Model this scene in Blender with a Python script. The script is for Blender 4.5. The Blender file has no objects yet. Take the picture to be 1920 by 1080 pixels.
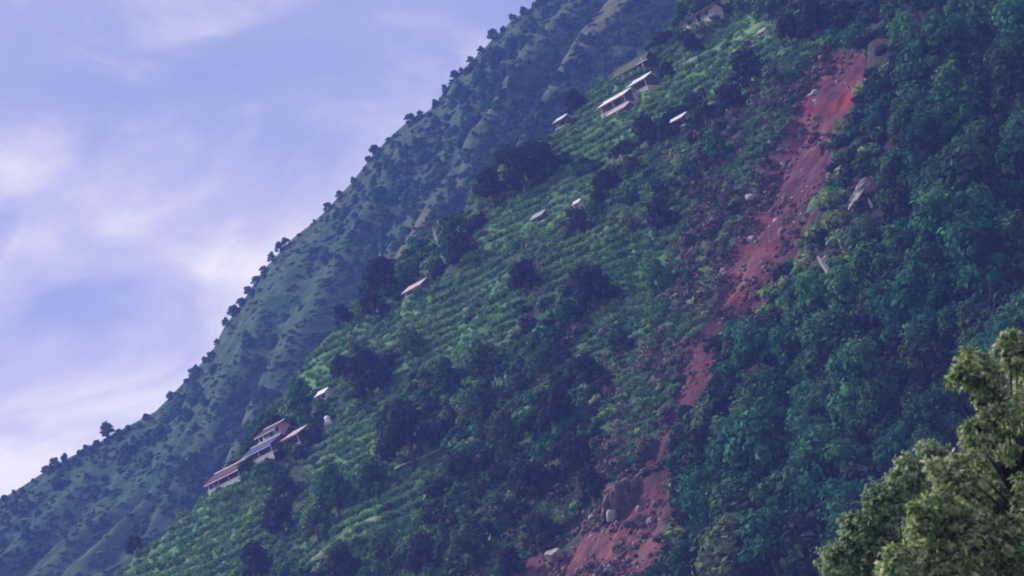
import bpy, math, random
import numpy as np
from mathutils import Matrix, Vector

# ------------------------------------------------------------------ camera, sky, sun, exposure
SC = bpy.context.scene
COL = SC.collection
random.seed(7)
RNG = np.random.default_rng(7)

HFOV = math.radians(20.0)
PITCH = math.radians(12.0)
ROLL = math.radians(17.0)
FPX = 960.0 / math.tan(HFOV / 2)

_f = np.array([0, math.cos(PITCH), math.sin(PITCH)])
_r0 = np.array([1.0, 0, 0])
_u0 = np.array([0, -math.sin(PITCH), math.cos(PITCH)])
CR = math.cos(ROLL) * _r0 - math.sin(ROLL) * _u0
CU = math.sin(ROLL) * _r0 + math.cos(ROLL) * _u0

cam_d = bpy.data.cameras.new('camera')
cam = bpy.data.objects.new('camera', cam_d)
COL.objects.link(cam)
cam_d.sensor_width = 36.0
cam_d.lens = 36.0 * FPX / 1920.0
cam_d.dof.use_dof = True
cam_d.dof.focus_distance = 520.0
cam_d.dof.aperture_fstop = 2.4
cam_d.clip_start = 0.5
cam_d.clip_end = 8000
cam.matrix_world = Matrix(((CR[0], CU[0], -_f[0], 0), (CR[1], CU[1], -_f[1], 0), (CR[2], CU[2], -_f[2], 0), (0, 0, 0, 1)))
SC.camera = cam

SUN_EL, SUN_AZ = math.radians(44), math.radians(-68)      # azimuth from +Y towards +X
SUN_STRENGTH = 4.3
SKY_STRENGTH = 0.06
CLOUD_GAIN = 1.25

world = bpy.data.worlds.new('World')
SC.world = world
world.use_nodes = True
wn = world.node_tree
wn.nodes.clear()
def wnode(t, **k):
    n = wn.nodes.new(t)
    for a, b in k.items():
        setattr(n, a, b)
    return n
W = wn.links.new
w_out = wnode('ShaderNodeOutputWorld')
w_bg = wnode('ShaderNodeBackground')
w_bg.inputs['Strength'].default_value = SKY_STRENGTH
W(w_bg.outputs[0], w_out.inputs['Surface'])
w_sky = wnode('ShaderNodeTexSky', sky_type='NISHITA')
w_sky.sun_disc = False
w_sky.sun_elevation = SUN_EL
w_sky.sun_rotation = SUN_AZ
w_tc = wnode('ShaderNodeTexCoord')
w_sep = wnode('ShaderNodeSeparateXYZ')
W(w_tc.outputs['Generated'], w_sep.inputs[0])
w_map = wnode('ShaderNodeMapping')
w_map.inputs['Rotation'].default_value = (0, math.radians(-16), 0)
w_map.inputs['Scale'].default_value = (1.0, 1.0, 2.0)
W(w_tc.outputs['Generated'], w_map.inputs[0])
w_n1 = wnode('ShaderNodeTexNoise')
w_n1.inputs['Scale'].default_value = 11.0
w_n1.inputs['Detail'].default_value = 7.0
w_n1.inputs['Roughness'].default_value = 0.56
w_n1.inputs['Distortion'].default_value = 0.5
W(w_map.outputs[0], w_n1.inputs['Vector'])
# cloud brightness: a pale bank low over the ridges, thicker lavender cloud higher up
w_el = wnode('ShaderNodeMapRange', interpolation_type='SMOOTHSTEP')
w_el.inputs['From Min'].default_value = 0.20
w_el.inputs['From Max'].default_value = 0.285
w_el.inputs['To Min'].default_value = 0.37
w_el.inputs['To Max'].default_value = 0.0
W(w_sep.outputs['Z'], w_el.inputs['Value'])
w_add = wnode('ShaderNodeMath', operation='ADD')
W(w_n1.outputs['Fac'], w_add.inputs[0]); W(w_el.outputs[0], w_add.inputs[1])
w_ramp = wnode('ShaderNodeValToRGB')
cr = w_ramp.color_ramp
cr.elements[0].position = 0.34; cr.elements[0].color = (0.245, 0.285, 0.45, 1)
cr.elements[1].position = 0.88; cr.elements[1].color = (0.94, 0.84, 0.69, 1)
e = cr.elements.new(0.52); e.color = (0.315, 0.335, 0.49, 1)
e = cr.elements.new(0.66); e.color = (0.50, 0.48, 0.57, 1)
W(w_add.outputs[0], w_ramp.inputs['Fac'])
w_gain = wnode('ShaderNodeVectorMath', operation='SCALE')
w_gain.inputs['Scale'].default_value = CLOUD_GAIN / SKY_STRENGTH
W(w_ramp.outputs['Color'], w_gain.inputs[0])
w_mix = wnode('ShaderNodeMix', data_type='RGBA')
w_mix.inputs[0].default_value = 0.86
W(w_sky.outputs[0], w_mix.inputs[6]); W(w_gain.outputs[0], w_mix.inputs[7])
W(w_mix.outputs[2], w_bg.inputs['Color'])

sun_d = bpy.data.lights.new('sun', 'SUN')
sun_d.energy = SUN_STRENGTH
sun_d.angle = math.radians(10)
sun_d.color = (1.0, 0.93, 0.84)
sun = bpy.data.objects.new('sun', sun_d)
COL.objects.link(sun)
sdir = Vector((math.sin(SUN_AZ) * math.cos(SUN_EL), math.cos(SUN_AZ) * math.cos(SUN_EL), math.sin(SUN_EL)))
sun.rotation_euler = sdir.to_track_quat('Z', 'Y').to_euler()

SC.view_settings.view_transform = 'Standard'
SC.view_settings.look = 'None'
SC.view_settings.exposure = 0.42
SC.view_settings.gamma = 1.0
SC.view_settings.use_curve_mapping = False
SC.render.engine = 'CYCLES'
cy = SC.cycles
cy.max_bounces = 5
cy.diffuse_bounces = 3
cy.glossy_bounces = 1
cy.transmission_bounces = 2
cy.transparent_max_bounces = 4
cy.volume_bounces = 1
cy.use_denoising = True
cy.filter_width = 1.8

# ------------------------------------------------------------------ helpers: projection and noise
def rays(px, py):
    px = np.asarray(px, float); py = np.asarray(py, float)
    d = _f[None] + ((px - 960) / FPX)[:, None] * CR[None] + ((540 - py) / FPX)[:, None] * CU[None]
    return d
def project(x, y, z):
    dep = x * _f[0] + y * _f[1] + z * _f[2]
    dep = np.where(np.abs(dep) < 1e-3, 1e-3, dep)
    px = 960 + FPX * (x * CR[0] + y * CR[1] + z * CR[2]) / dep
    py = 540 - FPX * (x * CU[0] + y * CU[1] + z * CU[2]) / dep
    return px, py
_tab = np.random.default_rng(11).random((256, 256))
def vnoise(x, y):
    xi = np.floor(x).astype(int); yi = np.floor(y).astype(int)
    fx = x - xi; fy = y - yi
    fx = fx * fx * (3 - 2 * fx); fy = fy * fy * (3 - 2 * fy)
    a = _tab[xi & 255, yi & 255]; b = _tab[(xi + 1) & 255, yi & 255]
    c = _tab[xi & 255, (yi + 1) & 255]; d = _tab[(xi + 1) & 255, (yi + 1) & 255]
    return (a * (1 - fx) + b * fx) * (1 - fy) + (c * (1 - fx) + d * fx) * fy
def fbm(x, y, o=4, off=0.0):
    s = 0; a = 0.5; t = 0
    for k in range(o):
        s = s + a * vnoise(x * 2 ** k + off + 17.3 * k, y * 2 ** k + off * 1.7 + 5.1 * k)
        t += a; a *= 0.5
    return s / t
def sstep(a, b, x):
    t = np.clip((x - a) / (b - a), 0, 1)
    return t * t * (3 - 2 * t)
def softplus(s, k):
    return k * np.logaddexp(0, s / k)

# ------------------------------------------------------------------ the lie of the land
GX, GY, A0 = 0.52, 0.60, -203.0
def plane_hit(px, py):
    d = rays(px, py)
    t = A0 / (d[:, 2] - GX * d[:, 0] - GY * d[:, 1])
    return d * t[:, None]

SPUR = np.array([(1420, -260), (1330, -120), (1275, -10), (1225, 55), (1150, 120), (1105, 160), (1055, 228), (1020, 262), (950, 292), (885, 335),
                 (870, 392), (795, 430), (690, 505), (640, 580), (560, 690), (500, 760), (455, 830), (395, 885), (355, 930), (295, 990), (235, 1035),
                 (180, 1085), (90, 1190), (-60, 1340)], float)
_sp = plane_hit(SPUR[:, 0], SPUR[:, 1])
_o = np.argsort(_sp[:, 0]); SPX, SPY = _sp[_o, 0], _sp[_o, 1]
def crest_y(x):
    return np.interp(x, SPX, SPY)

SCAR = np.array([(1612, 84, 14), (1598, 105, 26), (1558, 165, 44), (1532, 215, 32), (1508, 265, 32), (1505, 305, 52), (1478, 350, 58), (1456, 400, 56),
                 (1450, 438, 46), (1410, 490, 48), (1396, 540, 44), (1362, 590, 22), (1325, 632, 13), (1308, 675, 32), (1298, 725, 22), (1266, 778, 9),
                 (1240, 830, 20), (1222, 888, 30), (1212, 950, 52), (1165, 1015, 66), (1100, 1080, 80), (1030, 1160, 90), (930, 1280, 90)], float)
SCAR[:, 2] *= 1.15
def scar_d(px, py):
    """distance to the slide's centreline over its half width (1 = edge), and the place along it"""
    best = np.full(np.shape(px), 1e9); al = np.zeros(np.shape(px))
    for i in range(len(SCAR) - 1):
        x0, y0, w0 = SCAR[i]; x1, y1, w1 = SCAR[i + 1]
        dx, dy = x1 - x0, y1 - y0
        t = np.clip(((px - x0) * dx + (py - y0) * dy) / (dx * dx + dy * dy), 0, 1)
        d = np.hypot(px - x0 - t * dx, py - y0 - t * dy) / (w0 + t * (w1 - w0))
        m = d < best
        best = np.where(m, d, best); al = np.where(m, i + t, al)
    return best + 1.5 * sstep(98, 72, np.asarray(py, float)), al
def scar_x(py):
    return np.interp(py, SCAR[:, 1], SCAR[:, 0])
def scar_w(py):
    return np.interp(py, SCAR[:, 1], SCAR[:, 2])

# terraced grass: centre, half length along the contour, half width, tilt in degrees
TERR = [(1160, 225, 150, 60, 27), (1330, 130, 150, 55, 27), (1010, 400, 150, 38, 28), (850, 590, 170, 60, 29), (380, 1010, 190, 85, 30), (1390, 60, 110, 32, 26),
        (700, 965, 90, 40, 29), (600, 700, 80, 35, 33), (1120, 470, 110, 45, 27), (880, 640, 110, 55, 25), (640, 850, 80, 45, 28), (1560, 560, 90, 70, 40)]
def terr_mask(px, py):
    m = np.zeros(np.shape(px))
    for cx, cy_, a, b, ang in TERR:
        c, s = math.cos(math.radians(ang)), math.sin(math.radians(ang))
        u = (px - cx) * c - (py - cy_) * s
        v = (px - cx) * s + (py - cy_) * c
        r = np.hypot(u / a, v / b)
        m = np.maximum(m, sstep(1.15, 0.75, r))
    return m
PADS = []          # level building plots: x, y, z, radius
STEP = 2.3
def hill_base(x, y):
    s = y - crest_y(x)
    z = A0 + GX * x + GY * y - (GY + 0.65) * softplus(s, 3.0) + 1.6
    c = (GX * y - GY * x) / 0.794
    l = (GX * x + GY * y) / 0.794
    face = sstep(25, -5, s)
    z = z + face * ((fbm(c / 34, l / 90, 3, 3.0) - 0.5) * 9.0 + (fbm(x / 11, y / 11, 3, 9.0) - 0.5) * 2.6)
    px, py = project(x, y, z)
    rt = sstep(40, 110, px - scar_x(py))
    z = z + rt * face * (fbm(x / 15, y / 15, 3, 51.0) - .5) * 9.0
    tm = terr_mask(px, py) * sstep(.36, .5, fbm(x / 13, y / 13, 2, 71.0)) * sstep(4, -4, s)
    q = z / STEP + 1.3 * fbm(x / 26, y / 26, 2, 5.0)
    fr = q - np.floor(q)
    zt = z + STEP * (sstep(0.45, 1.0, fr) - fr)
    z = z + (zt - z) * tm * 0.9
    for (ax, ay, az, ar) in PADS:
        d = np.hypot(x - ax, y - ay)
        z = z + (az - z) * sstep(ar * 1.5, ar * 0.85, d)
    return z
def hill_full(x, y):
    z = hill_base(x, y)
    px, py = project(x, y, z)
    d, al = scar_d(px, py)
    d = d + (fbm(x / 5, y / 5, 4, 2.0) - 0.5) * 1.15
    return z - 2.4 * sstep(1.1, 0.7, d), d, al, px, py
def hill_z(x, y):
    return hill_full(np.asarray(x, float), np.asarray(y, float))[0]

RIDGE = np.array([(-420, 1120), (-200, 1030), (0, 940), (75, 892), (145, 850), (215, 812), (290, 775), (320, 745), (360, 702), (400, 655), (420, 612), (455, 565), (490, 510),
                  (535, 462), (612, 398), (660, 345), (700, 290), (760, 232), (815, 202), (850, 145), (885, 118), (925, 72), (960, 38), (1010, 5), (1100, -50), (1250, -130), (1420, -200)], float)
YB = 950.0
_rd = rays(RIDGE[:, 0], RIDGE[:, 1])
_rx = _rd[:, 0] / _rd[:, 1] * YB; _rz = _rd[:, 2] / _rd[:, 1] * YB
def ridge_crest(x):
    z = np.interp(x, _rx, _rz)
    z = np.where(x < _rx[0], _rz[0] + (x - _rx[0]) * 0.22, z)
    return np.where(x > _rx[-1], _rz[-1] + (x - _rx[-1]) * 0.12, z)
G2 = 0.62
def ridge_relief(x, y):
    c = (0.46 * y - 0.62 * x) / 0.77
    l = (0.46 * x + 0.62 * y) / 0.77
    n = fbm(c / 24 + 0.5 * fbm(x / 60, y / 60, 2, 1.0), l / 300, 2, 21.0)
    rg = 1 - np.abs(2 * n - 1) * 2.6
    return np.clip(rg * 1.1 + (fbm(x / 40, y / 40, 2, 13.0) - .5), -1, 1)
def ridge_z(x, y):
    x = np.asarray(x, float); y = np.asarray(y, float)
    s = y - YB
    w = sstep(0, -90, s)
    z = ridge_crest(x + 0.55 * np.maximum(-s, 0) * 0.0) - G2 * np.maximum(-s, 0) - 0.5 * np.maximum(s, 0)
    z = z + ridge_relief(x, y) * 11.0 * (0.06 + 0.94 * w) + (fbm(x / 14, y / 14, 3, 4.0) - 0.5) * 3.0 * (0.25 + 0.75 * w)
    return z

def cast(px, py, fn, y0, y1, st):
    """where the view line through each pixel meets the ground fn"""
    d = rays(px, py); d = d / d[:, 1:2]
    n = len(d); hit = np.full(n, np.nan)
    prev = np.full(n, y0); pf = d[:, 2] * y0 - fn(d[:, 0] * y0, np.full(n, y0))
    y = y0
    while y < y1:
        y += st
        todo = np.isnan(hit)
        if not todo.any():
            break
        idx = np.where(todo)[0]
        f = d[idx, 2] * y - fn(d[idx, 0] * y, np.full(len(idx), y))
        h = f <= 0
        hi = idx[h]
        den = pf[hi] - f[h]
        tt = np.where(np.abs(den) > 1e-9, pf[hi] / np.where(den == 0, 1, den), 0.5)
        hit[hi] = prev[hi] + st * np.clip(tt, 0, 1)
        pf[idx] = f; prev[idx] = y
    x = d[:, 0] * hit
    return x, hit
def hill_at(px, py):
    x, y = cast(np.atleast_1d(px), np.atleast_1d(py), hill_z, 240.0, 660.0, 3.0)
    ok = ~np.isnan(y)
    x = np.where(ok, x, 0); y = np.where(ok, y, 400.0)
    return x, y, hill_z(x, y), ok
def hill_pt(px, py):
    x, y, z, ok = hill_at([px], [py])
    return Vector((float(x[0]), float(y[0]), float(z[0])))

# ------------------------------------------------------------------ materials
MATS = {}
def mat_base(name):
    m = bpy.data.materials.new(name); m.use_nodes = True
    nt = m.node_tree; nt.nodes.clear()
    out = nt.nodes.new('ShaderNodeOutputMaterial')
    return m, nt, out
def nn(nt, t, **k):
    n = nt.nodes.new(t)
    for a, b in k.items():
        setattr(n, a, b)
    return n
def ramp(nt, fac, stops):
    r = nn(nt, 'ShaderNodeValToRGB')
    els = r.color_ramp.elements
    els[0].position, els[0].color = stops[0][0], (*stops[0][1], 1)
    els[1].position, els[1].color = stops[-1][0], (*stops[-1][1], 1)
    for p, c in stops[1:-1]:
        e = els.new(p); e.color = (*c, 1)
    nt.links.new(fac, r.inputs[0])
    return r.outputs[0]
def leaf_mat(name, stops, trans=0.25, patch=0.03, per_object=0.5, off=0.46, island=0.5):
    m, nt, out = mat_base(name)
    L = nt.links.new
    oi = nn(nt, 'ShaderNodeObjectInfo')
    geo = nn(nt, 'ShaderNodeNewGeometry')
    noi = nn(nt, 'ShaderNodeTexNoise'); noi.inputs['Scale'].default_value = patch; noi.inputs['Detail'].default_value = 3
    L(geo.outputs['Position'], noi.inputs['Vector'])
    a = nn(nt, 'ShaderNodeMath', operation='MULTIPLY'); a.inputs[1].default_value = per_object; L(oi.outputs['Random'], a.inputs[0])
    b = nn(nt, 'ShaderNodeMath', operation='MULTIPLY_ADD'); b.inputs[1].default_value = island; L(geo.outputs['Random Per Island'], b.inputs[0]); L(a.outputs[0], b.inputs[2])
    c = nn(nt, 'ShaderNodeMath', operation='MULTIPLY_ADD'); c.inputs[1].default_value = 0.9; L(noi.outputs['Fac'], c.inputs[0]); L(b.outputs[0], c.inputs[2])
    d = nn(nt, 'ShaderNodeMath', operation='SUBTRACT'); d.inputs[1].default_value = off; L(c.outputs[0], d.inputs[0])
    col = ramp(nt, d.outputs[0], stops)
    h1 = nn(nt, 'ShaderNodeMath', operation='MULTIPLY'); h1.inputs[1].default_value = 7.13; L(oi.outputs['Random'], h1.inputs[0])
    h2 = nn(nt, 'ShaderNodeMath', operation='FRACT'); L(h1.outputs[0], h2.inputs[0])
    h3 = nn(nt, 'ShaderNodeMapRange'); h3.inputs['To Min'].default_value = 0.445; h3.inputs['To Max'].default_value = 0.535; L(h2.outputs[0], h3.inputs['Value'])
    h4 = nn(nt, 'ShaderNodeMapRange'); h4.inputs['To Min'].default_value = 0.85; h4.inputs['To Max'].default_value = 1.25; L(h2.outputs[0], h4.inputs['Value'])
    hs = nn(nt, 'ShaderNodeHueSaturation'); L(h3.outputs[0], hs.inputs['Hue']); L(h4.outputs[0], hs.inputs['Saturation']); L(col, hs.inputs['Color'])
    if per_object > .3: col = hs.outputs[0]
    df = nn(nt, 'ShaderNodeBsdfDiffuse'); L(col, df.inputs[0])
    tr = nn(nt, 'ShaderNodeBsdfTranslucent'); L(col, tr.inputs[0])
    mx = nn(nt, 'ShaderNodeMixShader'); mx.inputs[0].default_value = trans
    L(df.outputs[0], mx.inputs[1]); L(tr.outputs[0], mx.inputs[2])
    L(mx.outputs[0], out.inputs[0])
    return m
def plain_mat(name, c0, c1, rough=0.8, scale=0.6, bump=0.0, bscale=3.0, metal=0.0, spec=0.3):
    m, nt, out = mat_base(name)
    L = nt.links.new
    geo = nn(nt, 'ShaderNodeTexCoord')
    noi = nn(nt, 'ShaderNodeTexNoise'); noi.inputs['Scale'].default_value = scale; noi.inputs['Detail'].default_value = 6
    L(geo.outputs['Object'], noi.inputs['Vector'])
    col = ramp(nt, noi.outputs['Fac'], [(0.3, c0), (0.7, c1)])
    p = nn(nt, 'ShaderNodeBsdfPrincipled')
    p.inputs['Roughness'].default_value = rough; p.inputs['Metallic'].default_value = metal
    p.inputs['Specular IOR Level'].default_value = spec
    L(col, p.inputs['Base Color'])
    if bump:
        n2 = nn(nt, 'ShaderNodeTexNoise'); n2.inputs['Scale'].default_value = bscale; n2.inputs['Detail'].default_value = 5
        L(geo.outputs['Object'], n2.inputs['Vector'])
        bp = nn(nt, 'ShaderNodeBump'); bp.inputs['Strength'].default_value = bump; bp.inputs['Distance'].default_value = 0.4
        L(n2.outputs['Fac'], bp.inputs['Height']); L(bp.outputs[0], p.inputs['Normal'])
    L(p.outputs[0], out.inputs[0])
    return m
def ground_mat(name, stops, attr, astops, scale=0.25):
    """noise-mottled ground cover whose kind (grass, dry grass, soil) follows a vertex attribute"""
    m, nt, out = mat_base(name)
    L = nt.links.new
    geo = nn(nt, 'ShaderNodeNewGeometry')
    noi = nn(nt, 'ShaderNodeTexNoise'); noi.inputs['Scale'].default_value = scale; noi.inputs['Detail'].default_value = 7; noi.inputs['Roughness'].default_value = 0.62
    L(geo.outputs['Position'], noi.inputs['Vector'])
    c1 = ramp(nt, noi.outputs['Fac'], stops)
    c2 = ramp(nt, noi.outputs['Fac'], astops)
    at = nn(nt, 'ShaderNodeAttribute', attribute_name=attr)
    mx = nn(nt, 'ShaderNodeMix', data_type='RGBA')
    L(at.outputs['Fac'], mx.inputs[0]); L(c1, mx.inputs[6]); L(c2, mx.inputs[7])
    n2 = nn(nt, 'ShaderNodeTexNoise'); n2.inputs['Scale'].default_value = 1.3; n2.inputs['Detail'].default_value = 6
    L(geo.outputs['Position'], n2.inputs['Vector'])
    bp = nn(nt, 'ShaderNodeBump'); bp.inputs['Strength'].default_value = 0.7; bp.inputs['Distance'].default_value = 0.6
    L(n2.outputs['Fac'], bp.inputs['Height'])
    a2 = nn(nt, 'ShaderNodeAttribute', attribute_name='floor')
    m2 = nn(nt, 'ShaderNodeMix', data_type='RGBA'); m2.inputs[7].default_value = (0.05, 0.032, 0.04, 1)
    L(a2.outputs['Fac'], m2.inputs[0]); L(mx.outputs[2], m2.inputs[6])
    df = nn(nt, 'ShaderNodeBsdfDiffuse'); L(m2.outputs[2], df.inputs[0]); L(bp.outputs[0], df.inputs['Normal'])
    L(df.outputs[0], out.inputs[0])
    return m

M = MATS
M['forest'] = leaf_mat('forest leaves', [(0.05, (0.024, 0.045, 0.034)), (0.40, (0.038, 0.105, 0.058)), (0.70, (0.058, 0.155, 0.080)), (1.0, (0.14, 0.25, 0.115))])
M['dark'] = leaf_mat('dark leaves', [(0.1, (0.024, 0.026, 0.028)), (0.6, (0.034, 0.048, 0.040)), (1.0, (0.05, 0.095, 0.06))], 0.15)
M['shrub'] = leaf_mat('shrub leaves', [(0.1, (0.028, 0.070, 0.036)), (0.5, (0.060, 0.155, 0.065)), (1.0, (0.16, 0.27, 0.10))])
M['light'] = leaf_mat('light leaves', [(0.1, (0.06, 0.14, 0.055)), (0.5, (0.13, 0.26, 0.09)), (1.0, (0.30, 0.40, 0.16))])
M['grass_light'] = leaf_mat('light grass', [(0.2, (0.07, 0.19, 0.07)), (0.5, (0.135, 0.275, 0.105)), (0.8, (0.245, 0.355, 0.15))], 0.3, 0.05, 0.16, 0.08, 0.2)
M['grass'] = leaf_mat('green grass', [(0.2, (0.03, 0.10, 0.05)), (0.5, (0.065, 0.175, 0.075)), (0.8, (0.13, 0.25, 0.10))], 0.3, 0.05, 0.16, 0.08, 0.2)
M['dry'] = leaf_mat('dry brush', [(0.1, (0.055, 0.042, 0.045)), (0.5, (0.11, 0.09, 0.088)), (1.0, (0.25, 0.22, 0.19))], 0.1)
M['far'] = leaf_mat('far leaves', [(0.05, (0.026, 0.075, 0.052)), (0.5, (0.052, 0.135, 0.082)), (1.0, (0.13, 0.22, 0.12))], 0.2, 0.02)
M['fore'] = leaf_mat('near leaves', [(0.12, (0.04, 0.085, 0.045)), (0.42, (0.17, 0.27, 0.10)), (0.72, (0.34, 0.46, 0.19)), (0.98, (0.64, 0.63, 0.42))], 0.45, 0.5, 0.12, 0.27, 0.9)
M['fore_green'] = leaf_mat('near green leaves', [(0.15, (0.045, 0.10, 0.06)), (0.5, (0.15, 0.26, 0.13)), (0.95, (0.42, 0.50, 0.29))], 0.45, 0.5, 0.12, 0.27, 0.9)
M['bark'] = plain_mat('bark', (0.05, 0.035, 0.035), (0.11, 0.08, 0.07), 0.9, 2.0)
M['near_bark'] = plain_mat('near bark', (0.022, 0.014, 0.02), (0.05, 0.035, 0.04), 0.9, 2.0)
M['pale_bark'] = plain_mat('bleached bark', (0.38, 0.36, 0.34), (0.60, 0.57, 0.53), 0.9, 2.0)
M['rock'] = plain_mat('rock', (0.12, 0.095, 0.09), (0.34, 0.29, 0.27), 0.9, 0.5, 0.6, 1.5)
M['brown_rock'] = plain_mat('brown rock', (0.035, 0.022, 0.027), (0.20, 0.125, 0.12), 0.9, 0.9, 1.0, 1.0)
M['clod'] = plain_mat('earth clod', (0.05, 0.025, 0.032), (0.20, 0.09, 0.085), 0.95, 0.7)
M['pale_rock'] = plain_mat('pale rock', (0.15, 0.125, 0.12), (0.40, 0.36, 0.34), 0.9, 0.8, 0.4, 2.0)
M['white_sheet'] = plain_mat('white painted sheet', (0.70, 0.70, 0.71), (0.84, 0.84, 0.84), 0.45, 0.8)
M['blue_sheet'] = plain_mat('blue sheet', (0.035, 0.04, 0.11), (0.075, 0.08, 0.19), 0.5, 0.9)
M['maroon_sheet'] = plain_mat('rusted maroon sheet', (0.045, 0.014, 0.024), (0.10, 0.035, 0.045), 0.6, 0.9)
M['grey_sheet'] = plain_mat('grey sheet', (0.30, 0.31, 0.32), (0.46, 0.46, 0.47), 0.5, 0.9)
M['pink_sheet'] = plain_mat('pinkish sheet', (0.44, 0.33, 0.33), (0.62, 0.50, 0.49), 0.5, 0.9)
M['thatch'] = plain_mat('thatch', (0.055, 0.065, 0.038), (0.11, 0.115, 0.065), 0.95, 2.5, 0.5, 6)
M['plaster'] = plain_mat('plaster', (0.45, 0.40, 0.40), (0.62, 0.57, 0.56), 0.85, 0.7)
M['pink_wall'] = plain_mat('pink wall', (0.50, 0.24, 0.20), (0.62, 0.34, 0.28), 0.85, 0.7)
M['timber'] = plain_mat('timber', (0.07, 0.05, 0.045), (0.14, 0.10, 0.08), 0.85, 1.5)
M['dark_wood'] = plain_mat('dark timber', (0.025, 0.02, 0.022), (0.05, 0.04, 0.04), 0.85, 1.5)
M['concrete'] = plain_mat('concrete', (0.40, 0.38, 0.38), (0.55, 0.53, 0.52), 0.85, 0.8)
M['glass'] = plain_mat('window glass', (0.02, 0.022, 0.03), (0.03, 0.035, 0.045), 0.15, 0.8, spec=0.5)
M['hill'] = ground_mat('hill ground', [(0.25, (0.036, 0.034, 0.030)), (0.5, (0.050, 0.070, 0.042)), (0.75, (0.085, 0.13, 0.06))], 'grass',
                       [(0.25, (0.045, 0.125, 0.05)), (0.5, (0.09, 0.20, 0.075)), (0.75, (0.17, 0.26, 0.105))])
M['ridge'] = ground_mat('ridge ground', [(0.28, (0.022, 0.050, 0.034)), (0.5, (0.050, 0.088, 0.052)), (0.72, (0.105, 0.135, 0.08))], 'dry',
                        [(0.28, (0.06, 0.075, 0.045)), (0.5, (0.12, 0.12, 0.075)), (0.72, (0.19, 0.165, 0.115))], 0.22)
M['valley'] = plain_mat('valley grass', (0.04, 0.08, 0.03), (0.08, 0.13, 0.05), 0.95, 0.05)
M['path'] = plain_mat('trodden earth', (0.11, 0.16, 0.08), (0.20, 0.24, 0.14), 0.95, 0.4)

def soil_mat():
    m, nt, out = mat_base('landslide soil')
    L = nt.links.new
    geo = nn(nt, 'ShaderNodeNewGeometry')
    at = nn(nt, 'ShaderNodeAttribute', attribute_name='soil')
    noi = nn(nt, 'ShaderNodeTexNoise'); noi.inputs['Scale'].default_value = 0.35; noi.inputs['Detail'].default_value = 8; noi.inputs['Roughness'].default_value = 0.65
    L(geo.outputs['Position'], noi.inputs['Vector'])
    v = nn(nt, 'ShaderNodeMapRange'); v.inputs['From Min'].default_value = 0.25; v.inputs['From Max'].default_value = 0.75
    v.inputs['To Min'].default_value = 0.55; v.inputs['To Max'].default_value = 1.5
    L(noi.outputs['Fac'], v.inputs['Value'])
    mu = nn(nt, 'ShaderNodeVectorMath', operation='SCALE'); L(at.outputs['Color'], mu.inputs[0]); L(v.outputs[0], mu.inputs['Scale'])
    n2 = nn(nt, 'ShaderNodeTexNoise'); n2.inputs['Scale'].default_value = 1.6; n2.inputs['Detail'].default_value = 8; n2.inputs['Roughness'].default_value = 0.7
    L(geo.outputs['Position'], n2.inputs['Vector'])
    bp = nn(nt, 'ShaderNodeBump'); bp.inputs['Strength'].default_value = 0.9; bp.inputs['Distance'].default_value = 0.7
    L(n2.outputs['Fac'], bp.inputs['Height'])
    df = nn(nt, 'ShaderNodeBsdfDiffuse'); L(mu.outputs[0], df.inputs[0]); L(bp.outputs[0], df.inputs['Normal'])
    L(df.outputs[0], out.inputs[0])
    return m
M['soil'] = soil_mat()

# ------------------------------------------------------------------ object helpers
def tag(o, label=None, cat=None, group=None, kind=None):
    if label: o['label'] = label
    if cat: o['category'] = cat
    if group: o['group'] = group
    if kind: o['kind'] = kind
    return o
def link(name, me, mat=None, parent=None):
    o = bpy.data.objects.new(name, me)
    COL.objects.link(o)
    if mat is not None and me is not None and len(me.materials) == 0:
        me.materials.append(mat)
    if parent is not None:
        o.parent = parent
    return o
def empty(name, loc=(0, 0, 0), rz=0.0, scale=1.0):
    o = bpy.data.objects.new(name, None)
    COL.objects.link(o)
    o.empty_display_size = 0.5
    o.location = loc; o.rotation_euler = (0, 0, rz); o.scale = (scale,) * 3
    return o
def np_mesh(name, v, f, smooth=False):
    """mesh from arrays; f is (n,3) or (n,4)"""
    v = np.asarray(v, np.float32); f = np.asarray(f, np.int32)
    me = bpy.data.meshes.new(name)
    me.vertices.add(len(v)); me.vertices.foreach_set('co', v.ravel())
    k = f.shape[1]
    me.loops.add(f.size); me.loops.foreach_set('vertex_index', f.ravel())
    me.polygons.add(len(f)); me.polygons.foreach_set('loop_start', np.arange(0, f.size, k, dtype=np.int32))
    if smooth:
        me.polygons.foreach_set('use_smooth', np.ones(len(f), bool))
    me.update(calc_edges=True)
    return me
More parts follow.
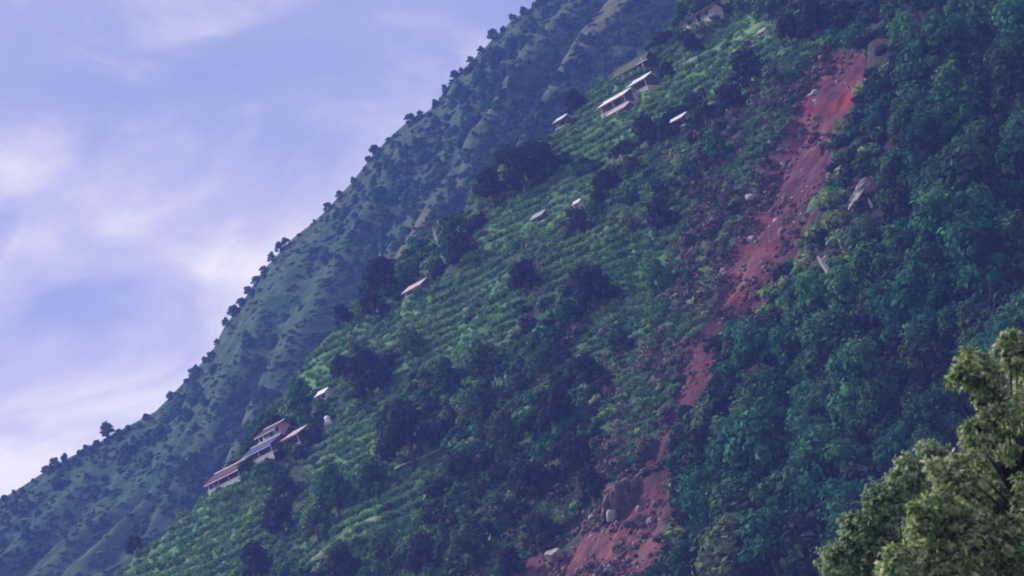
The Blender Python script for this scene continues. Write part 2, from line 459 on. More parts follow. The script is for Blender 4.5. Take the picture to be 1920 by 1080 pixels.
class MB:
    """collects simple solids into one mesh"""
    def __init__(self):
        self.v = []; self.f = []
    def add(self, v, f):
        o = len(self.v)
        self.v += [tuple(p) for p in v]; self.f += [tuple(i + o for i in q) for q in f]
    def box(self, x0, x1, y0, y1, z0, z1):
        v = [(x, y, z) for z in (z0, z1) for y in (y0, y1) for x in (x0, x1)]
        self.add(v, [(0, 2, 3, 1), (4, 5, 7, 6), (0, 1, 5, 4), (2, 6, 7, 3), (0, 4, 6, 2), (1, 3, 7, 5)])
        return self
    def tube(self, pts, rad, n=6):
        pts = [Vector(p) for p in pts]
        rings = []
        for i, p in enumerate(pts):
            a = pts[max(i - 1, 0)]; b = pts[min(i + 1, len(pts) - 1)]
            d = (b - a).normalized()
            s = d.cross(Vector((0.31, 0.87, 0.2))).normalized(); t = d.cross(s)
            rings.append([p + (s * math.cos(k * 2 * math.pi / n) + t * math.sin(k * 2 * math.pi / n)) * rad[i] for k in range(n)])
        v = [p for r in rings for p in r]
        f = []
        for i in range(len(pts) - 1):
            for k in range(n):
                f.append((i * n + k, i * n + (k + 1) % n, (i + 1) * n + (k + 1) % n, (i + 1) * n + k))
        f.append(tuple(range(n - 1, -1, -1))); f.append(tuple((len(pts) - 1) * n + k for k in range(n)))
        self.add(v, f)
        return self
    def prism(self, poly, x0, x1):
        """outline in y,z drawn out along x"""
        n = len(poly)
        v = [(x0, y, z) for y, z in poly] + [(x1, y, z) for y, z in poly]
        f = [(i, (i + 1) % n, n + (i + 1) % n, n + i) for i in range(n)] + [tuple(range(n - 1, -1, -1)), tuple(range(n, 2 * n))]
        self.add(v, f)
        return self
    def mesh(self, name):
        me = bpy.data.meshes.new(name)
        me.from_pydata(self.v, [], self.f); me.update()
        return me
    def build(self, name, mat, parent=None):
        return link(name, self.mesh(name), mat, parent)

# ------------------------------------------------------------------ building plots first: they level the ground
CONT = math.atan2(-GX, GY)                       # direction of the contour, x axis of a house
HOUSES = []
def plot(px, py, r):
    p = hill_pt(px, py)
    PADS.append((p.x, p.y, p.z, r))
    return p

PL = {}
for key, px, py, r in [('a', 447, 915, 6.0), ('b', 510, 866, 5.0), ('c', 524, 830, 4.0), ('d', 562, 838, 2.6), ('shed', 612, 752, 2.6), ('tank', 617, 797, 1.6),
                       ('long', 1166, 205, 4.2), ('long2', 1214, 176, 3.0), ('pink', 1168, 222, 3.4), ('w1', 1280, 242, 2.6), ('w2', 1062, 246, 2.4),
                       ('thatch', 1198, 146, 5.0), ('top', 1326, 52, 5.0), ('mid', 790, 552, 4.0), ('dot', 1088, 395, 1.6), ('grey', 1017, 420, 2.2),
                       ('far', 1433, 68, 1.8), ('blue', 192, 1083, 2.6)]:
    PL[key] = (px, py, r)
PLPX = dict(PL)
_tmp = {}
for k, (px, py, r) in PL.items():
    _tmp[k] = hill_pt(px, py)
for k, p in _tmp.items():
    PADS.append((p.x, p.y, p.z, PL[k][2])); PL[k] = p

# ------------------------------------------------------------------ the setting
def grid_mesh(name, xs, ys, zfn):
    X, Y = np.meshgrid(xs, ys)
    x, y = X.ravel(), Y.ravel()
    z = zfn(x, y)
    nx, ny = len(xs), len(ys)
    i = np.arange((ny - 1) * nx).reshape(ny - 1, nx)[:, :-1].ravel()
    f = np.stack([i, i + 1, i + nx + 1, i + nx], 1)
    return x, y, z, f
def fattr(me, name, a):
    at = me.attributes.new(name, 'FLOAT', 'POINT'); at.data.foreach_set('value', np.asarray(a, np.float32))

xs = np.concatenate([np.arange(-330, -150, 6), np.arange(-150, 125, 0.9), np.arange(125, 330, 6)])
ys = np.concatenate([np.arange(60, 290, 5), np.arange(290, 640, 0.9), np.arange(640, 800, 6)])
X_, Y_, Z_, F_ = grid_mesh('hillside', xs, ys, hill_z)
me = np_mesh('hillside', np.stack([X_, Y_, Z_], 1), F_, True)
_px, _py = project(X_, Y_, Z_)
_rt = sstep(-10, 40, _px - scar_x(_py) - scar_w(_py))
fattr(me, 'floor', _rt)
fattr(me, 'grass', np.clip(terr_mask(_px, _py) + (fbm(X_ / 18, Y_ / 18, 3, 31.0) - 0.52) * 2.0, 0, 1))
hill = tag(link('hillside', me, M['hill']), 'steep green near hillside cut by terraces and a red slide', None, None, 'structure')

xs = np.concatenate([np.arange(-620, -220, 10), np.arange(-220, 140, 2.0), np.arange(140, 620, 10)])
ys = np.concatenate([np.arange(560, 700, 4), np.arange(700, 975, 2.0), np.arange(975, 1500, 15)])
X_, Y_, Z_, F_ = grid_mesh('mountain_ridge', xs, ys, ridge_z)
me = np_mesh('mountain_ridge', np.stack([X_, Y_, Z_], 1), F_, True)
_rel = ridge_relief(X_, Y_)
fattr(me, 'dry', np.clip(sstep(0.75, 1.15, _rel + (fbm(X_ / 25, Y_ / 25, 3, 8.0) - 0.5) * 0.8), 0, 1) * (0.35 + 0.6 * sstep(-110, -60, X_)))
tag(link('mountain_ridge', me, M['ridge']), 'tall hazy blue ridge behind the near hillside', None, None, 'structure')

# ground to the horizon and the slope the viewer stands on
xs = np.linspace(-1500, 1500, 41); ys = np.linspace(-900, 2100, 41)
X_, Y_, Z_, F_ = grid_mesh('valley_ground', xs, ys, lambda x, y: -126 + (fbm(x / 300, y / 300, 3) - 0.5) * 6)
tag(link('valley_ground', np_mesh('valley_ground', np.stack([X_, Y_, Z_], 1), F_, True), M['valley']), None, None, None, 'structure')
def near_z(x, y):
    return -1.7 - 0.2 * np.maximum(y, -40) - 0.06 * np.abs(x) + (fbm(x / 25, y / 25, 3, 2.0) - 0.5) * 2.0
xs = np.linspace(-300, 300, 81); ys = np.linspace(-150, 420, 81)
X_, Y_, Z_, F_ = grid_mesh('near_slope', xs, ys, near_z)
tag(link('near_slope', np_mesh('near_slope', np.stack([X_, Y_, Z_], 1), F_, True), M['valley']), None, None, None, 'structure')

# the slide: a sheet of raw soil in its own trench
def build_scar():
    xs = np.arange(-60, 75, 0.6); ys = np.arange(330, 620, 0.6)
    X, Y = np.meshgrid(xs, ys); x, y = X.ravel(), Y.ravel()
    zb = hill_base(x, y)
    px, py = project(x, y, zb)
    d, al = scar_d(px, py)
    d = d + (fbm(x / 5, y / 5, 4, 2.0) - 0.5) * 1.15
    c = (GX * y - GY * x) / 0.794; l = (GX * x + GY * y) / 0.794
    inside = sstep(1.15, 0.65, d)
    rough = (fbm(x / 5, y / 5, 4, 6.0) - 0.5) * 2.6 + (fbm(c / 1.6, l / 14, 3, 8.0) - 0.5) * 1.6
    z = zb - 0.25 - 1.1 * inside + rough * inside
    keep = d < 1.25
    nx = len(xs)
    i = np.arange((len(ys) - 1) * nx).reshape(len(ys) - 1, nx)[:, :-1].ravel()
    f = np.stack([i, i + 1, i + nx + 1, i + nx], 1)
    f = f[keep[f].all(1)]
    used = np.unique(f); remap = np.zeros(len(x), int); remap[used] = np.arange(len(used))
    me = np_mesh('landslide_scar', np.stack([x, y, z], 1)[used], remap[f], True)
    # kinds of soil: raw red clay at the head and midway, brown-purple mud between, paler gravel at the foot
    red, mud, tan, dark = np.array([.27, .05, .052]), np.array([.150, .062, .074]), np.array([.225, .098, .102]), np.array([.06, .036, .046])
    A = al[used]; P = py[used]
    n = fbm(x[used] / 9, y[used] / 9, 4, 12.0)
    col = np.tile(mud, (len(used), 1))
    def mixc(c, w):
        nonlocal col
        col = col * (1 - w[:, None]) + c * w[:, None]
    mixc(red * 1.0, sstep(48, 12, np.abs(P - 168)) * sstep(.30, .5, n))
    mixc(red, sstep(70, 20, np.abs(P - 425)) * sstep(.44, .62, n) * 0.5)
    mixc(red, sstep(60, 20, np.abs(P - 540)) * sstep(.44, .62, n) * 0.5)
    mixc(red, sstep(60, 20, np.abs(P - 690)) * sstep(.42, .62, n) * 0.4)
    mixc(tan, sstep(930, 1000, P))
    mixc(dark, sstep(70, 25, np.abs(P - 850)) * 0.85)
    mixc(dark, sstep(30, 10, np.abs(P - 625)) * 0.7)
    mixc(tan * 1.25, sstep(.60, .72, n) * 0.6)
    n4 = fbm(c[used] / 2.2, l[used] / 16, 4, 44.0)
    mixc(dark, sstep(.55, .70, n4) * 0.55)
    mixc(dark * 1.4, sstep(.55, .40, fbm(x[used] / 3.5, y[used] / 3.5, 3, 66.0)) * 0.5)
    ca = me.color_attributes.new('soil', 'FLOAT_COLOR', 'POINT')
    ca.data.foreach_set('color', np.concatenate([col, np.ones((len(col), 1))], 1).astype(np.float32).ravel())
    tag(link('landslide_scar', me, M['soil']), 'bare red earth scar of the landslide running down the hillside', None, None, 'structure')
build_scar()

def strip(name, pix, width, mat, lift=0.25):
    pix = np.array(pix, float)
    t = np.linspace(0, len(pix) - 1, 18 * (len(pix) - 1) + 1)
    px = np.interp(t, np.arange(len(pix)), pix[:, 0]); py = np.interp(t, np.arange(len(pix)), pix[:, 1])
    x, y, z, ok = hill_at(px, py)
    kk = np.ones(13) / 13
    sm = lambda a: np.convolve(np.pad(a, 6, 'edge'), kk, 'valid')
    x, y = sm(x), sm(y); z = sm(hill_z(x, y))
    d = np.stack([np.gradient(x), np.gradient(y)], 1); d /= np.linalg.norm(d, axis=1)[:, None] + 1e-9
    n = np.stack([-d[:, 1], d[:, 0]], 1)
    w = width * (0.75 + 0.5 * fbm(t * 1.3, t * 0 + 3.0, 2))
    v = []
    for s in (-1, 1):
        ex = x + n[:, 0] * w * s / 2; ey = y + n[:, 1] * w * s / 2
        v.append(np.stack([ex, ey, z + lift + s * .06], 1))
    lo = [a.copy() for a in v]
    for a in lo: a[:, 2] -= 1.6
    m = len(x)
    V = np.concatenate([v[0], v[1], lo[0], lo[1]])
    i = np.arange(m - 1)
    F = np.concatenate([np.stack([i, i + 1, m + i + 1, m + i], 1), np.stack([i, 2 * m + i, 2 * m + i + 1, i + 1], 1), np.stack([m + i, m + i + 1, 3 * m + i + 1, 3 * m + i], 1)])
    return tag(link(name, np_mesh(name, V, F), mat), None, None, None, 'structure')
strip('footpath', [(1236, 148), (1300, 112), (1345, 90), (1400, 62), (1432, 42), (1482, 34)], .8, M['path'], .3)['label'] = 'narrow pale footpath climbing past the long white roofs'
strip('footpath', [(580, 1055), (640, 1005), (690, 975), (760, 955)], .55, M['path'], .2)['label'] = 'pale footpath across the lower hillside'
strip('footpath', [(735, 880), (790, 858), (838, 836)], 0.45, M['path'], .2)['label'] = 'short pale footpath under the largest dark tree'

# ------------------------------------------------------------------ foliage shapes
def ico(sub=1):
    t = (1 + 5 ** .5) / 2
    v = [(-1, t, 0), (1, t, 0), (-1, -t, 0), (1, -t, 0), (0, -1, t), (0, 1, t), (0, -1, -t), (0, 1, -t), (t, 0, -1), (t, 0, 1), (-t, 0, -1), (-t, 0, 1)]
    f = [(0, 11, 5), (0, 5, 1), (0, 1, 7), (0, 7, 10), (0, 10, 11), (1, 5, 9), (5, 11, 4), (11, 10, 2), (10, 7, 6), (7, 1, 8), (3, 9, 4), (3, 4, 2), (3, 2, 6), (3, 6, 8),
         (3, 8, 9), (4, 9, 5), (2, 4, 11), (6, 2, 10), (8, 6, 7), (9, 8, 1)]
    v = [np.array(p) / np.linalg.norm(p) for p in v]
    for _ in range(sub):
        mid = {}; nf = []
        def mp(a, b):
            k = (min(a, b), max(a, b))
            if k not in mid:
                q = v[a] + v[b]; v.append(q / np.linalg.norm(q)); mid[k] = len(v) - 1
            return mid[k]
        for a, b, c in f:
            x, y, z = mp(a, b), mp(b, c), mp(c, a)
            nf += [(a, x, z), (b, y, x), (c, z, y), (x, y, z)]
        f = nf
    return np.array(v), np.array(f)
ICO1 = ico(1); ICO2 = ico(2); ICO3 = ico(3); ICO4 = ico(4)
def leaf_quads(pos, nrm, size, rng, aspect=0.6, droop=0.0):
    """one folded leaf-spray quad at each position, facing roughly along nrm"""
    n = len(pos)
    nrm = nrm / (np.linalg.norm(nrm, axis=1)[:, None] + 1e-9)
    a = rng.normal(size=(n, 3)); a[:, 2] -= droop
    a -= nrm * (a * nrm).sum(1)[:, None]; a /= np.linalg.norm(a, axis=1)[:, None] + 1e-9
    b = np.cross(nrm, a)
    s = (size * (0.45 + 1.25 * rng.random(n) ** 1.5))[:, None]
    v = np.stack([pos - a * s * .5, pos + b * s * aspect * .5 + nrm * s * .12, pos + a * s * .5, pos - b * s * aspect * .5 + nrm * s * .12], 1).reshape(-1, 3)
    f = np.arange(n * 4).reshape(n, 4)
    return v, f
def crown_mesh(name, lobes, nleaf, size, rng, mat, core=0.78, aspect=0.6):
    """crown as many leaf sprays over uneven lobes, with small dense cores inside"""
    L = np.array(lobes, float)                     # x y z r
    w = L[:, 3] ** 2; w /= w.sum()
    k = rng.choice(len(L), nleaf, p=w)
    d = rng.normal(size=(nleaf, 3)); d[:, 2] += 0.25
    d /= np.linalg.norm(d, axis=1)[:, None]
    r = L[k, 3] * (0.70 + 0.40 * rng.random(nleaf) + 0.35 * rng.random(nleaf) ** 6)
    pos = L[k, :3] + d * r[:, None] * np.array([1, 1, 0.85])
    nrm = d + rng.normal(size=(nleaf, 3)) * 0.45 + np.array([0, 0, 0.35])
    v, f = leaf_quads(pos, nrm, np.full(nleaf, size), rng, aspect)
    V = [v]; Fq = f; tris = []
    o = len(v)
    for x, y, z, r in L:
        cv = ICO1[0] * r * core * rng.uniform(0.85, 1.1, (len(ICO1[0]), 1)) * np.array([1, 1, 0.85]) + np.array([x, y, z])
        V.append(cv); tris.append(ICO1[1] + o); o += len(cv)
    T = np.concatenate(tris)
    Q = np.concatenate([Fq, np.stack([T[:, 0], T[:, 1], T[:, 2], T[:, 2]], 1)])
    v = np.concatenate(V)
    me = bpy.data.meshes.new(name)
    nq, ntr = len(Fq), len(T)
    me.vertices.add(len(v)); me.vertices.foreach_set('co', v.astype(np.float32).ravel())
    li = np.concatenate([Fq.ravel(), T.ravel()]).astype(np.int32)
    me.loops.add(len(li)); me.loops.foreach_set('vertex_index', li)
    me.polygons.add(nq + ntr)
    me.polygons.foreach_set('loop_start', np.concatenate([np.arange(nq) * 4, nq * 4 + np.arange(ntr) * 3]).astype(np.int32))
    me.update(calc_edges=True)
    me.materials.append(mat)
    return me
def trunk_mesh(name, h, r, lobes, rng, mat):
    mb = MB()
    bx, by = rng.uniform(-.3, .3, 2)
    mb.tube([(0, 0, -1.2), (0, 0, 0), (bx * .5, by * .5, h * .3), (bx, by, h * .62)], [r * 1.35, r * 1.2, r, r * .6], 7)
    for x, y, z, rr in lobes[:6]:
        z0 = h * rng.uniform(.28, .5)
        mb.tube([(bx * .6, by * .6, z0), (x * .5, y * .5, (z0 + z) * .5 + .2), (x * .9, y * .9, z)], [r * .5, r * .32, r * .14], 5)
    me = mb.mesh(name); me.materials.append(mat)
    return me
def tree_proto(kind, i, rng, mat, h=8.0, wide=1.0, nl=12, nleaf=900, size=.62, core=.76, low=.42):
    lobes = []
    lobes.append((0, 0, h * .70, h * .24 * wide))
    for k in range(nl):
        a = k * 2.4 + rng.uniform(-.4, .4)
        rr = h * .30 * wide * math.sqrt((k + 1) / nl) * rng.uniform(.75, 1.15)
        z = h * (.86 - low * (k / nl)) * rng.uniform(.88, 1.06)
        lobes.append((rr * math.cos(a), rr * math.sin(a), z, h * rng.uniform(.10, .18) * (0.7 + 0.3 * wide)))
    return (trunk_mesh('trunk', h, h * .028, lobes[1:], rng, M['bark']), crown_mesh('crown', lobes, nleaf, size, rng, mat, core))
_pr = np.random.default_rng(3)
PROTO = {
    'forest': [tree_proto('forest', i, _pr, M['forest'], hh, ww, nl_, 1250, sz_ * .74, co_, lo_) for i, (hh, ww, nl_, sz_, co_, lo_) in enumerate([(9, 1.1, 16, .85, .72, .45), (11, .62, 14, .8, .66, .7), (7.5, 1.45, 18, .8, .7, .3), (9.5, .9, 11, .95, .6, .55), (8, 1.2, 20, .75, .74, .6), (12, .8, 15, .9, .62, .5), (6.5, 1.3, 13, .9, .66, .6), (10, 1.0, 9, 1.0, .58, .45)])],
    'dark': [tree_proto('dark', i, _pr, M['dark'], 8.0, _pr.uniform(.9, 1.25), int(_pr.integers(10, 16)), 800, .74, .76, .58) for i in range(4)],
    'light': [tree_proto('light', i, _pr, M['shrub'], 8.0, _pr.uniform(.8, 1.1), int(_pr.integers(8, 12)), 800, .70, .70, .58) for i in range(3)],
    'far': [tree_proto('far', i, _pr, M['far'], 8.0, _pr.uniform(.75, 1.1), int(_pr.integers(8, 14)), 620, .8, .74, .66) for i in range(4)],
}
def add_tree(name, kind, x, y, z, scale, label, group=None, rz=None, cat='tree', pi=None):
    tm, cm = PROTO[kind][random.randrange(len(PROTO[kind])) if pi is None else pi]
    t = empty(name, (x, y, z), random.uniform(0, 6.28) if rz is None else rz, scale)
    sz = random.uniform(.85, 1.15)
    t.scale = (scale * random.uniform(.9, 1.15), scale * random.uniform(.9, 1.15), scale * sz)
    link('trunk', tm, None, t); link('crown', cm, None, t)
    return tag(t, label, cat, group)

# ------------------------------------------------------------------ scattered plant cover (uncountable): points that carry a plant each
def scatter(name, meshes, pts, rot, scl, idx, label, cat):
    c = bpy.data.collections.new(name + '_kinds')
    for i, m in enumerate(meshes):
        c.objects.link(bpy.data.objects.new('%s_kind_%02d' % (name, i), m))
    me = bpy.data.meshes.new(name)
    me.vertices.add(len(pts)); me.vertices.foreach_set('co', np.asarray(pts, np.float32).ravel())
    a = me.attributes.new('rot', 'FLOAT_VECTOR', 'POINT'); a.data.foreach_set('vector', np.asarray(rot, np.float32).ravel())
    a = me.attributes.new('scl', 'FLOAT_VECTOR', 'POINT'); a.data.foreach_set('vector', np.asarray(scl, np.float32).ravel())
    a = me.attributes.new('idx', 'INT', 'POINT'); a.data.foreach_set('value', np.asarray(idx, np.int32))
    g = bpy.data.node_groups.new(name + '_scatter', 'GeometryNodeTree')
    g.interface.new_socket('Geometry', in_out='INPUT', socket_type='NodeSocketGeometry')
    g.interface.new_socket('Geometry', in_out='OUTPUT', socket_type='NodeSocketGeometry')
    gi = g.nodes.new('NodeGroupInput'); go = g.nodes.new('NodeGroupOutput')
    ci = g.nodes.new('GeometryNodeCollectionInfo'); ci.inputs['Collection'].default_value = c
    ci.inputs['Separate Children'].default_value = True; ci.inputs['Reset Children'].default_value = True
    ip = g.nodes.new('GeometryNodeInstanceOnPoints'); ip.inputs['Pick Instance'].default_value = True
    def na(n, t):
        x = g.nodes.new('GeometryNodeInputNamedAttribute'); x.data_type = t; x.inputs['Name'].default_value = n
        return x.outputs[0]
    er = g.nodes.new('FunctionNodeEulerToRotation')
    l = g.links.new
    l(gi.outputs[0], ip.inputs['Points']); l(ci.outputs[0], ip.inputs['Instance'])
    l(na('idx', 'INT'), ip.inputs['Instance Index'])
    l(na('rot', 'FLOAT_VECTOR'), er.inputs[0]); l(er.outputs[0], ip.inputs['Rotation'])
    l(na('scl', 'FLOAT_VECTOR'), ip.inputs['Scale'])
    l(ip.outputs[0], go.inputs[0])
    o = link(name, me)
    md = o.modifiers.new('scatter', 'NODES'); md.node_group = g
    return tag(o, label, cat, None, 'stuff')

def bush_mesh(name, rng, mat, nl=5, nleaf=170, size=.5, core=.72, flat=.8, wide=1.0):
    lobes = []
    for k in range(nl):
        a = rng.uniform(0, 6.28); rr = rng.uniform(0, .75) * wide
        r = rng.uniform(.42, .75)
        lobes.append((rr * math.cos(a), rr * math.sin(a), rng.uniform(.25, .8) * flat, r))
    return crown_mesh(name, lobes, nleaf, size, rng, mat, core)
def tuft_mesh(name, rng, mat, n=46, h=.9, wide=.55):
    V = []; F = []
    for k in range(n):
        a = rng.uniform(0, 6.28); r = wide * math.sqrt(rng.uniform(0, 1))
        b = np.array([r * math.cos(a), r * math.sin(a), -0.1])
        lean = np.array([math.cos(a), math.sin(a), 0]) * rng.uniform(.15, .75) * h + rng.normal(size=3) * .12
        hh = h * rng.uniform(.55, 1.15)
        w = np.array([-math.sin(a + rng.uniform(-1, 1)), math.cos(a), 0]) * rng.uniform(.07, .14)
        m = b + lean * .45 + np.array([0, 0, hh * .7]); t = b + lean + np.array([0, 0, hh * .85])
        o = len(V)
        V += [b - w, b + w, m + w, t, m - w]; F += [(o, o + 1, o + 2, o + 4), (o + 4, o + 2, o + 3, o + 3)]
    me = bpy.data.meshes.new(name)
    me.from_pydata([tuple(v) for v in V], [], [tuple(dict.fromkeys(f)) for f in F]); me.update()
    me.materials.append(mat)
    return me
def rots(n, rng, tilt=.15):
    return np.stack([rng.normal(size=n) * tilt, rng.normal(size=n) * tilt, rng.uniform(0, 6.28, n)], 1)

_br = np.random.default_rng(5)
BUSH = [bush_mesh('shrub', _br, M['shrub']) for _ in range(4)] + [bush_mesh('shrub', _br, M['dark']) for _ in range(2)] + \
       [bush_mesh('shrub', _br, M['light'], nleaf=150, size=.42) for _ in range(3)] + [bush_mesh('shrub', _br, M['forest']) for _ in range(3)] + \
       [bush_mesh('shrub', _br, M['dry'], nl=4, nleaf=110, size=.42, core=.55) for _ in range(3)]
I_SH, I_DK, I_LT, I_FO, I_DR = [0, 1, 2, 3], [4, 5], [6, 7, 8], [9, 10, 11], [12, 13, 14]
TUFT = [tuft_mesh('tuft', _br, M['grass_light']) for _ in range(3)] + [tuft_mesh('tuft', _br, M['grass']) for _ in range(2)] + [tuft_mesh('tuft', _br, M['dry'], 36) for _ in range(2)]

def rand_pix(n, rng, x0=-150, x1=2080, y0=-150, y1=1230):
    return rng.uniform(x0, x1, n), rng.uniform(y0, y1, n)
def pad_free(x, y, k=1.0):
    ok = np.ones(len(x), bool)
    for ax, ay, az, ar in PADS:
        ok &= np.hypot(x - ax, y - ay) > ar * k
    # keep the view line below a plot open as well: no tall plants just downhill of a building
    return ok

PATHS = [[(1236, 148), (1300, 112), (1345, 90), (1400, 62), (1432, 42), (1482, 34)], [(580, 1055), (640, 1005), (690, 975), (760, 955)], [(735, 880), (790, 858), (838, 836)]]
def off_path(px, py, w):
    ok = np.ones(len(px), bool)
    for P in PATHS:
        for (x0, y0), (x1, y1) in zip(P[:-1], P[1:]):
            dx, dy = x1 - x0, y1 - y0
            t = np.clip(((px - x0) * dx + (py - y0) * dy) / (dx * dx + dy * dy), 0, 1)
            e = (py - y0 - t * dy)
            ok &= ~((np.abs(px - x0 - t * dx) < w) & (e > -w) & (e < w + 12))
    return ok
def off_plot(px, py):
    ok = np.ones(len(px), bool)
    for k, (ax, ay, ar) in PLPX.items():
        if k in 'abcd': continue
        ok &= ~((np.abs(px - ax) < ar * 8.0) & (py - ay > -30) & (py - ay < 26 - (px - ax) * .45) & (py - ay > -12 - (px - ax) * .45))
    return ok
def cover():
    rng = np.random.default_rng(21)
    # shrubs
    px, py = rand_pix(15000, rng)
    x, y, z, ok = hill_at(px, py)
    d, al = scar_d(px, py)
    s = y - crest_y(x)
    tm = terr_mask(px, py)
    right = px > scar_x(py)
    edge = d - 1.0
    n1 = fbm(px / 60, py / 60, 3, 40.0)
    ok &= (s < 1.5) & (d > 1.12 + 0.3 * (n1 - .5)) & pad_free(x, y, .88) & off_path(px, py, 9) & off_plot(px, py)
    ok &= ~((tm > .35) & (rng.random(len(px)) < 0.82))
    dens = np.where(right, np.where(px - scar_x(py) - scar_w(py) < 95, .8, .22), np.where(n1 > .42, .95, .55))
    ok &= rng.random(len(px)) < dens
    ok &= ~((px > 1525) & (px < 1600) & (py > 470) & (py < 560)) & ~((px > 1580) & (px < 1665) & (py > 335) & (py < 455))
    kind = np.empty(len(px), int)
    r = rng.random(len(px))
    n2 = fbm(px / 95, py / 75, 3, 140.0)
    clear = (~right) & ((n2 < .47) | (tm > .35))
    ok &= ~(clear & (rng.random(len(px)) < .72))
    debris = (~right) & (px > scar_x(py) - scar_w(py) - 150 * (0.35 + n1)) & (py > 150)
    pick = lambda L: np.array(L)[rng.integers(0, len(L), len(px))]
    kind = np.where(r < .56, pick(I_SH), np.where(r < .74, pick(I_DK), np.where(r < .88, pick(I_FO), pick(I_LT))))
    woody = (~right) & (n2 > .52) & (tm < .5)
    kind = np.where(woody & (r < .45), pick(I_DK), np.where(woody & (r < .8), pick(I_FO), kind))
    kind = np.where((~right) & (n2 < .45) & (r < .5), pick(I_LT), kind)
    kind = np.where(right & (r < .45), pick(I_FO), np.where(right & (r < .9), pick(I_DK), kind))
    bright = (((px - 1540) / 120) ** 2 + ((py - 520) / 170) ** 2 < 1) | (((px - 370) / 230) ** 2 + ((py - 1010) / 110) ** 2 < 1)
    kind = np.where(bright & (r < .75), pick(I_LT), kind)
    grey = ((px - 1190) / 150) ** 2 + ((py - 640) / 90) ** 2 < 1
    kind = np.where(grey & (rng.random(len(px)) < .4), pick(I_DR), kind)
    kind = np.where(debris & (rng.random(len(px)) < .85), pick(I_DR), kind)
    sc = rng.uniform(.7, 1.55, len(px)) * np.where(right, 1.25, 1.0) * np.where(debris, .78, 1) * np.where(tm > .4, .7, 1) * np.where(woody, 1.45, 1)
    k = ok
    P = np.stack([x, y, z - .15], 1)[k]
    S = np.stack([sc * rng.uniform(.85, 1.3, len(sc)), sc * rng.uniform(.85, 1.3, len(sc)), sc * rng.uniform(.7, 1.2, len(sc))], 1)[k]
    scatter('shrub_cover', BUSH, P, rots(k.sum(), rng), S, kind[k], 'dense green shrubs covering the near hillside', 'shrubs')
    # grass on the terraces, in rows along the steps, and thin grass elsewhere
    px, py = rand_pix(110000, rng)
    tm = terr_mask(px, py)
    keep = rng.random(len(px)) < np.where(tm > .3, 1.0, np.where(px < scar_x(py), .5, .08))
    px, py = px[keep], py[keep]; tm = tm[keep]
    x, y, z, ok = hill_at(px, py)
    d, al = scar_d(px, py)
    s = y - crest_y(x)
    fr = (z / STEP + 1.3 * fbm(x / 26, y / 26, 2, 5.0)) % 1.0
    n3 = fbm(px / 95, py / 75, 3, 140.0)
    row = ((fr < .17) | (fr > .90)) & ((tm > .3) | ((n3 < .47) & (fbm(px / 28, py / 22, 2, 210.0) > .5)))
    ok &= (s < 2) & (d > 1.02) & pad_free(x, y, .8) & off_path(px, py, 2) & (row | (rng.random(len(px)) < np.where(n3 > .52, .25, .85)))
    r = rng.random(len(px))
    kind = np.where(r < np.where(tm > .3, .72, np.where(fbm(px / 45, py / 30, 2, 180.0) > .54, .6, .08)), rng.integers(0, 3, len(px)), np.where(r < .95, rng.integers(3, 5, len(px)), rng.integers(5, 7, len(px))))
    kind = np.where(row & (r < .85), rng.integers(0, 3, len(px)), kind)
    sc = rng.uniform(.6, 1.25, len(px)) * np.where(row, 1.05, np.where(tm > .3, .6, .85))
    k = ok
    scatter('terrace_grass', TUFT, np.stack([x, y, z], 1)[k], rots(k.sum(), rng, .2), np.stack([sc * 1.2, sc * 1.2, sc * .9], 1)[k], kind[k],
            'light green grass growing along the hillside terraces', 'grass')
    # dry brush and sticks caught along the slide margin
    px, py = rand_pix(9000, rng, 1000, 1650, 60, 1180)
    d, al = scar_d(px, py)
    n1 = fbm(px / 40, py / 40, 3, 60.0)
    left = px < scar_x(py)
    keep = (d > .9) & (d < np.where(left, 2.8, 1.3)) & (n1 > .42)
    keep |= (d < .95) & (n1 > np.where((py > 570) & (py < 900), .48, .545))
    px, py = px[keep], py[keep]
    x, y, z, ok = hill_at(px, py)
    sc = rng.uniform(.35, .9, len(px))
    k = ok
    scatter('slide_brush', [BUSH[i] for i in I_DR] + TUFT[5:7], np.stack([x, y, z + .9 * (scar_d(px, py)[0] < 1)], 1)[k], rots(k.sum(), rng, .5), np.stack([sc, sc, sc * .8], 1)[k],
            rng.integers(0, 5, k.sum()), 'grey brown dead brush along the left edge of the landslide', 'brush')
    # the far ridge: woods in its gullies, thin scrub on its ribs
    px, py = rand_pix(20000, rng, -300, 1450, -150, 1230)
    x, y = cast(px, py, ridge_z, 640.0, 960.0, 3.0)
    ok = ~np.isnan(y); x = np.where(ok, x, 0); y = np.where(ok, y, 800.)
    z = ridge_z(x, y); rel = ridge_relief(x, y)
    n1 = fbm(x / 38, y / 38, 4, 77.0)
    bare = (((px - 530) / 170) ** 2 + ((py - 570) / 170) ** 2 < 1) | (((px - 220) / 170) ** 2 + ((py - 980) / 110) ** 2 < 1)
    p = np.where(rel + (n1 - .5) * 3.4 < .55, .95, .16)
    p = np.where(px + (1080 - py) * .55 > 900, np.maximum(p, np.where(rel > .93, .45, .93)), p)
    p = np.where(bare, p * .16, p)
    ok &= (rng.random(len(px)) < p) & (y < YB + 2)
    sc = (.22 + .62 * rng.random(len(px)) ** 1.7) * np.where(y > YB - 14, .75, 1) * np.where(rel < 0, 1.0, .7)
    k = ok
    cr = [PROTO['far'][i][1] for i in range(4)]
    scatter('ridge_wood', cr, np.stack([x, y, z - 2.6 * sc], 1)[k], rots(k.sum(), rng, .08), np.stack([sc * 1.15, sc * 1.15, sc], 1)[k], rng.integers(0, 4, k.sum()),
            'blue green wood covering the gullies of the far ridge', 'wood')
cover()
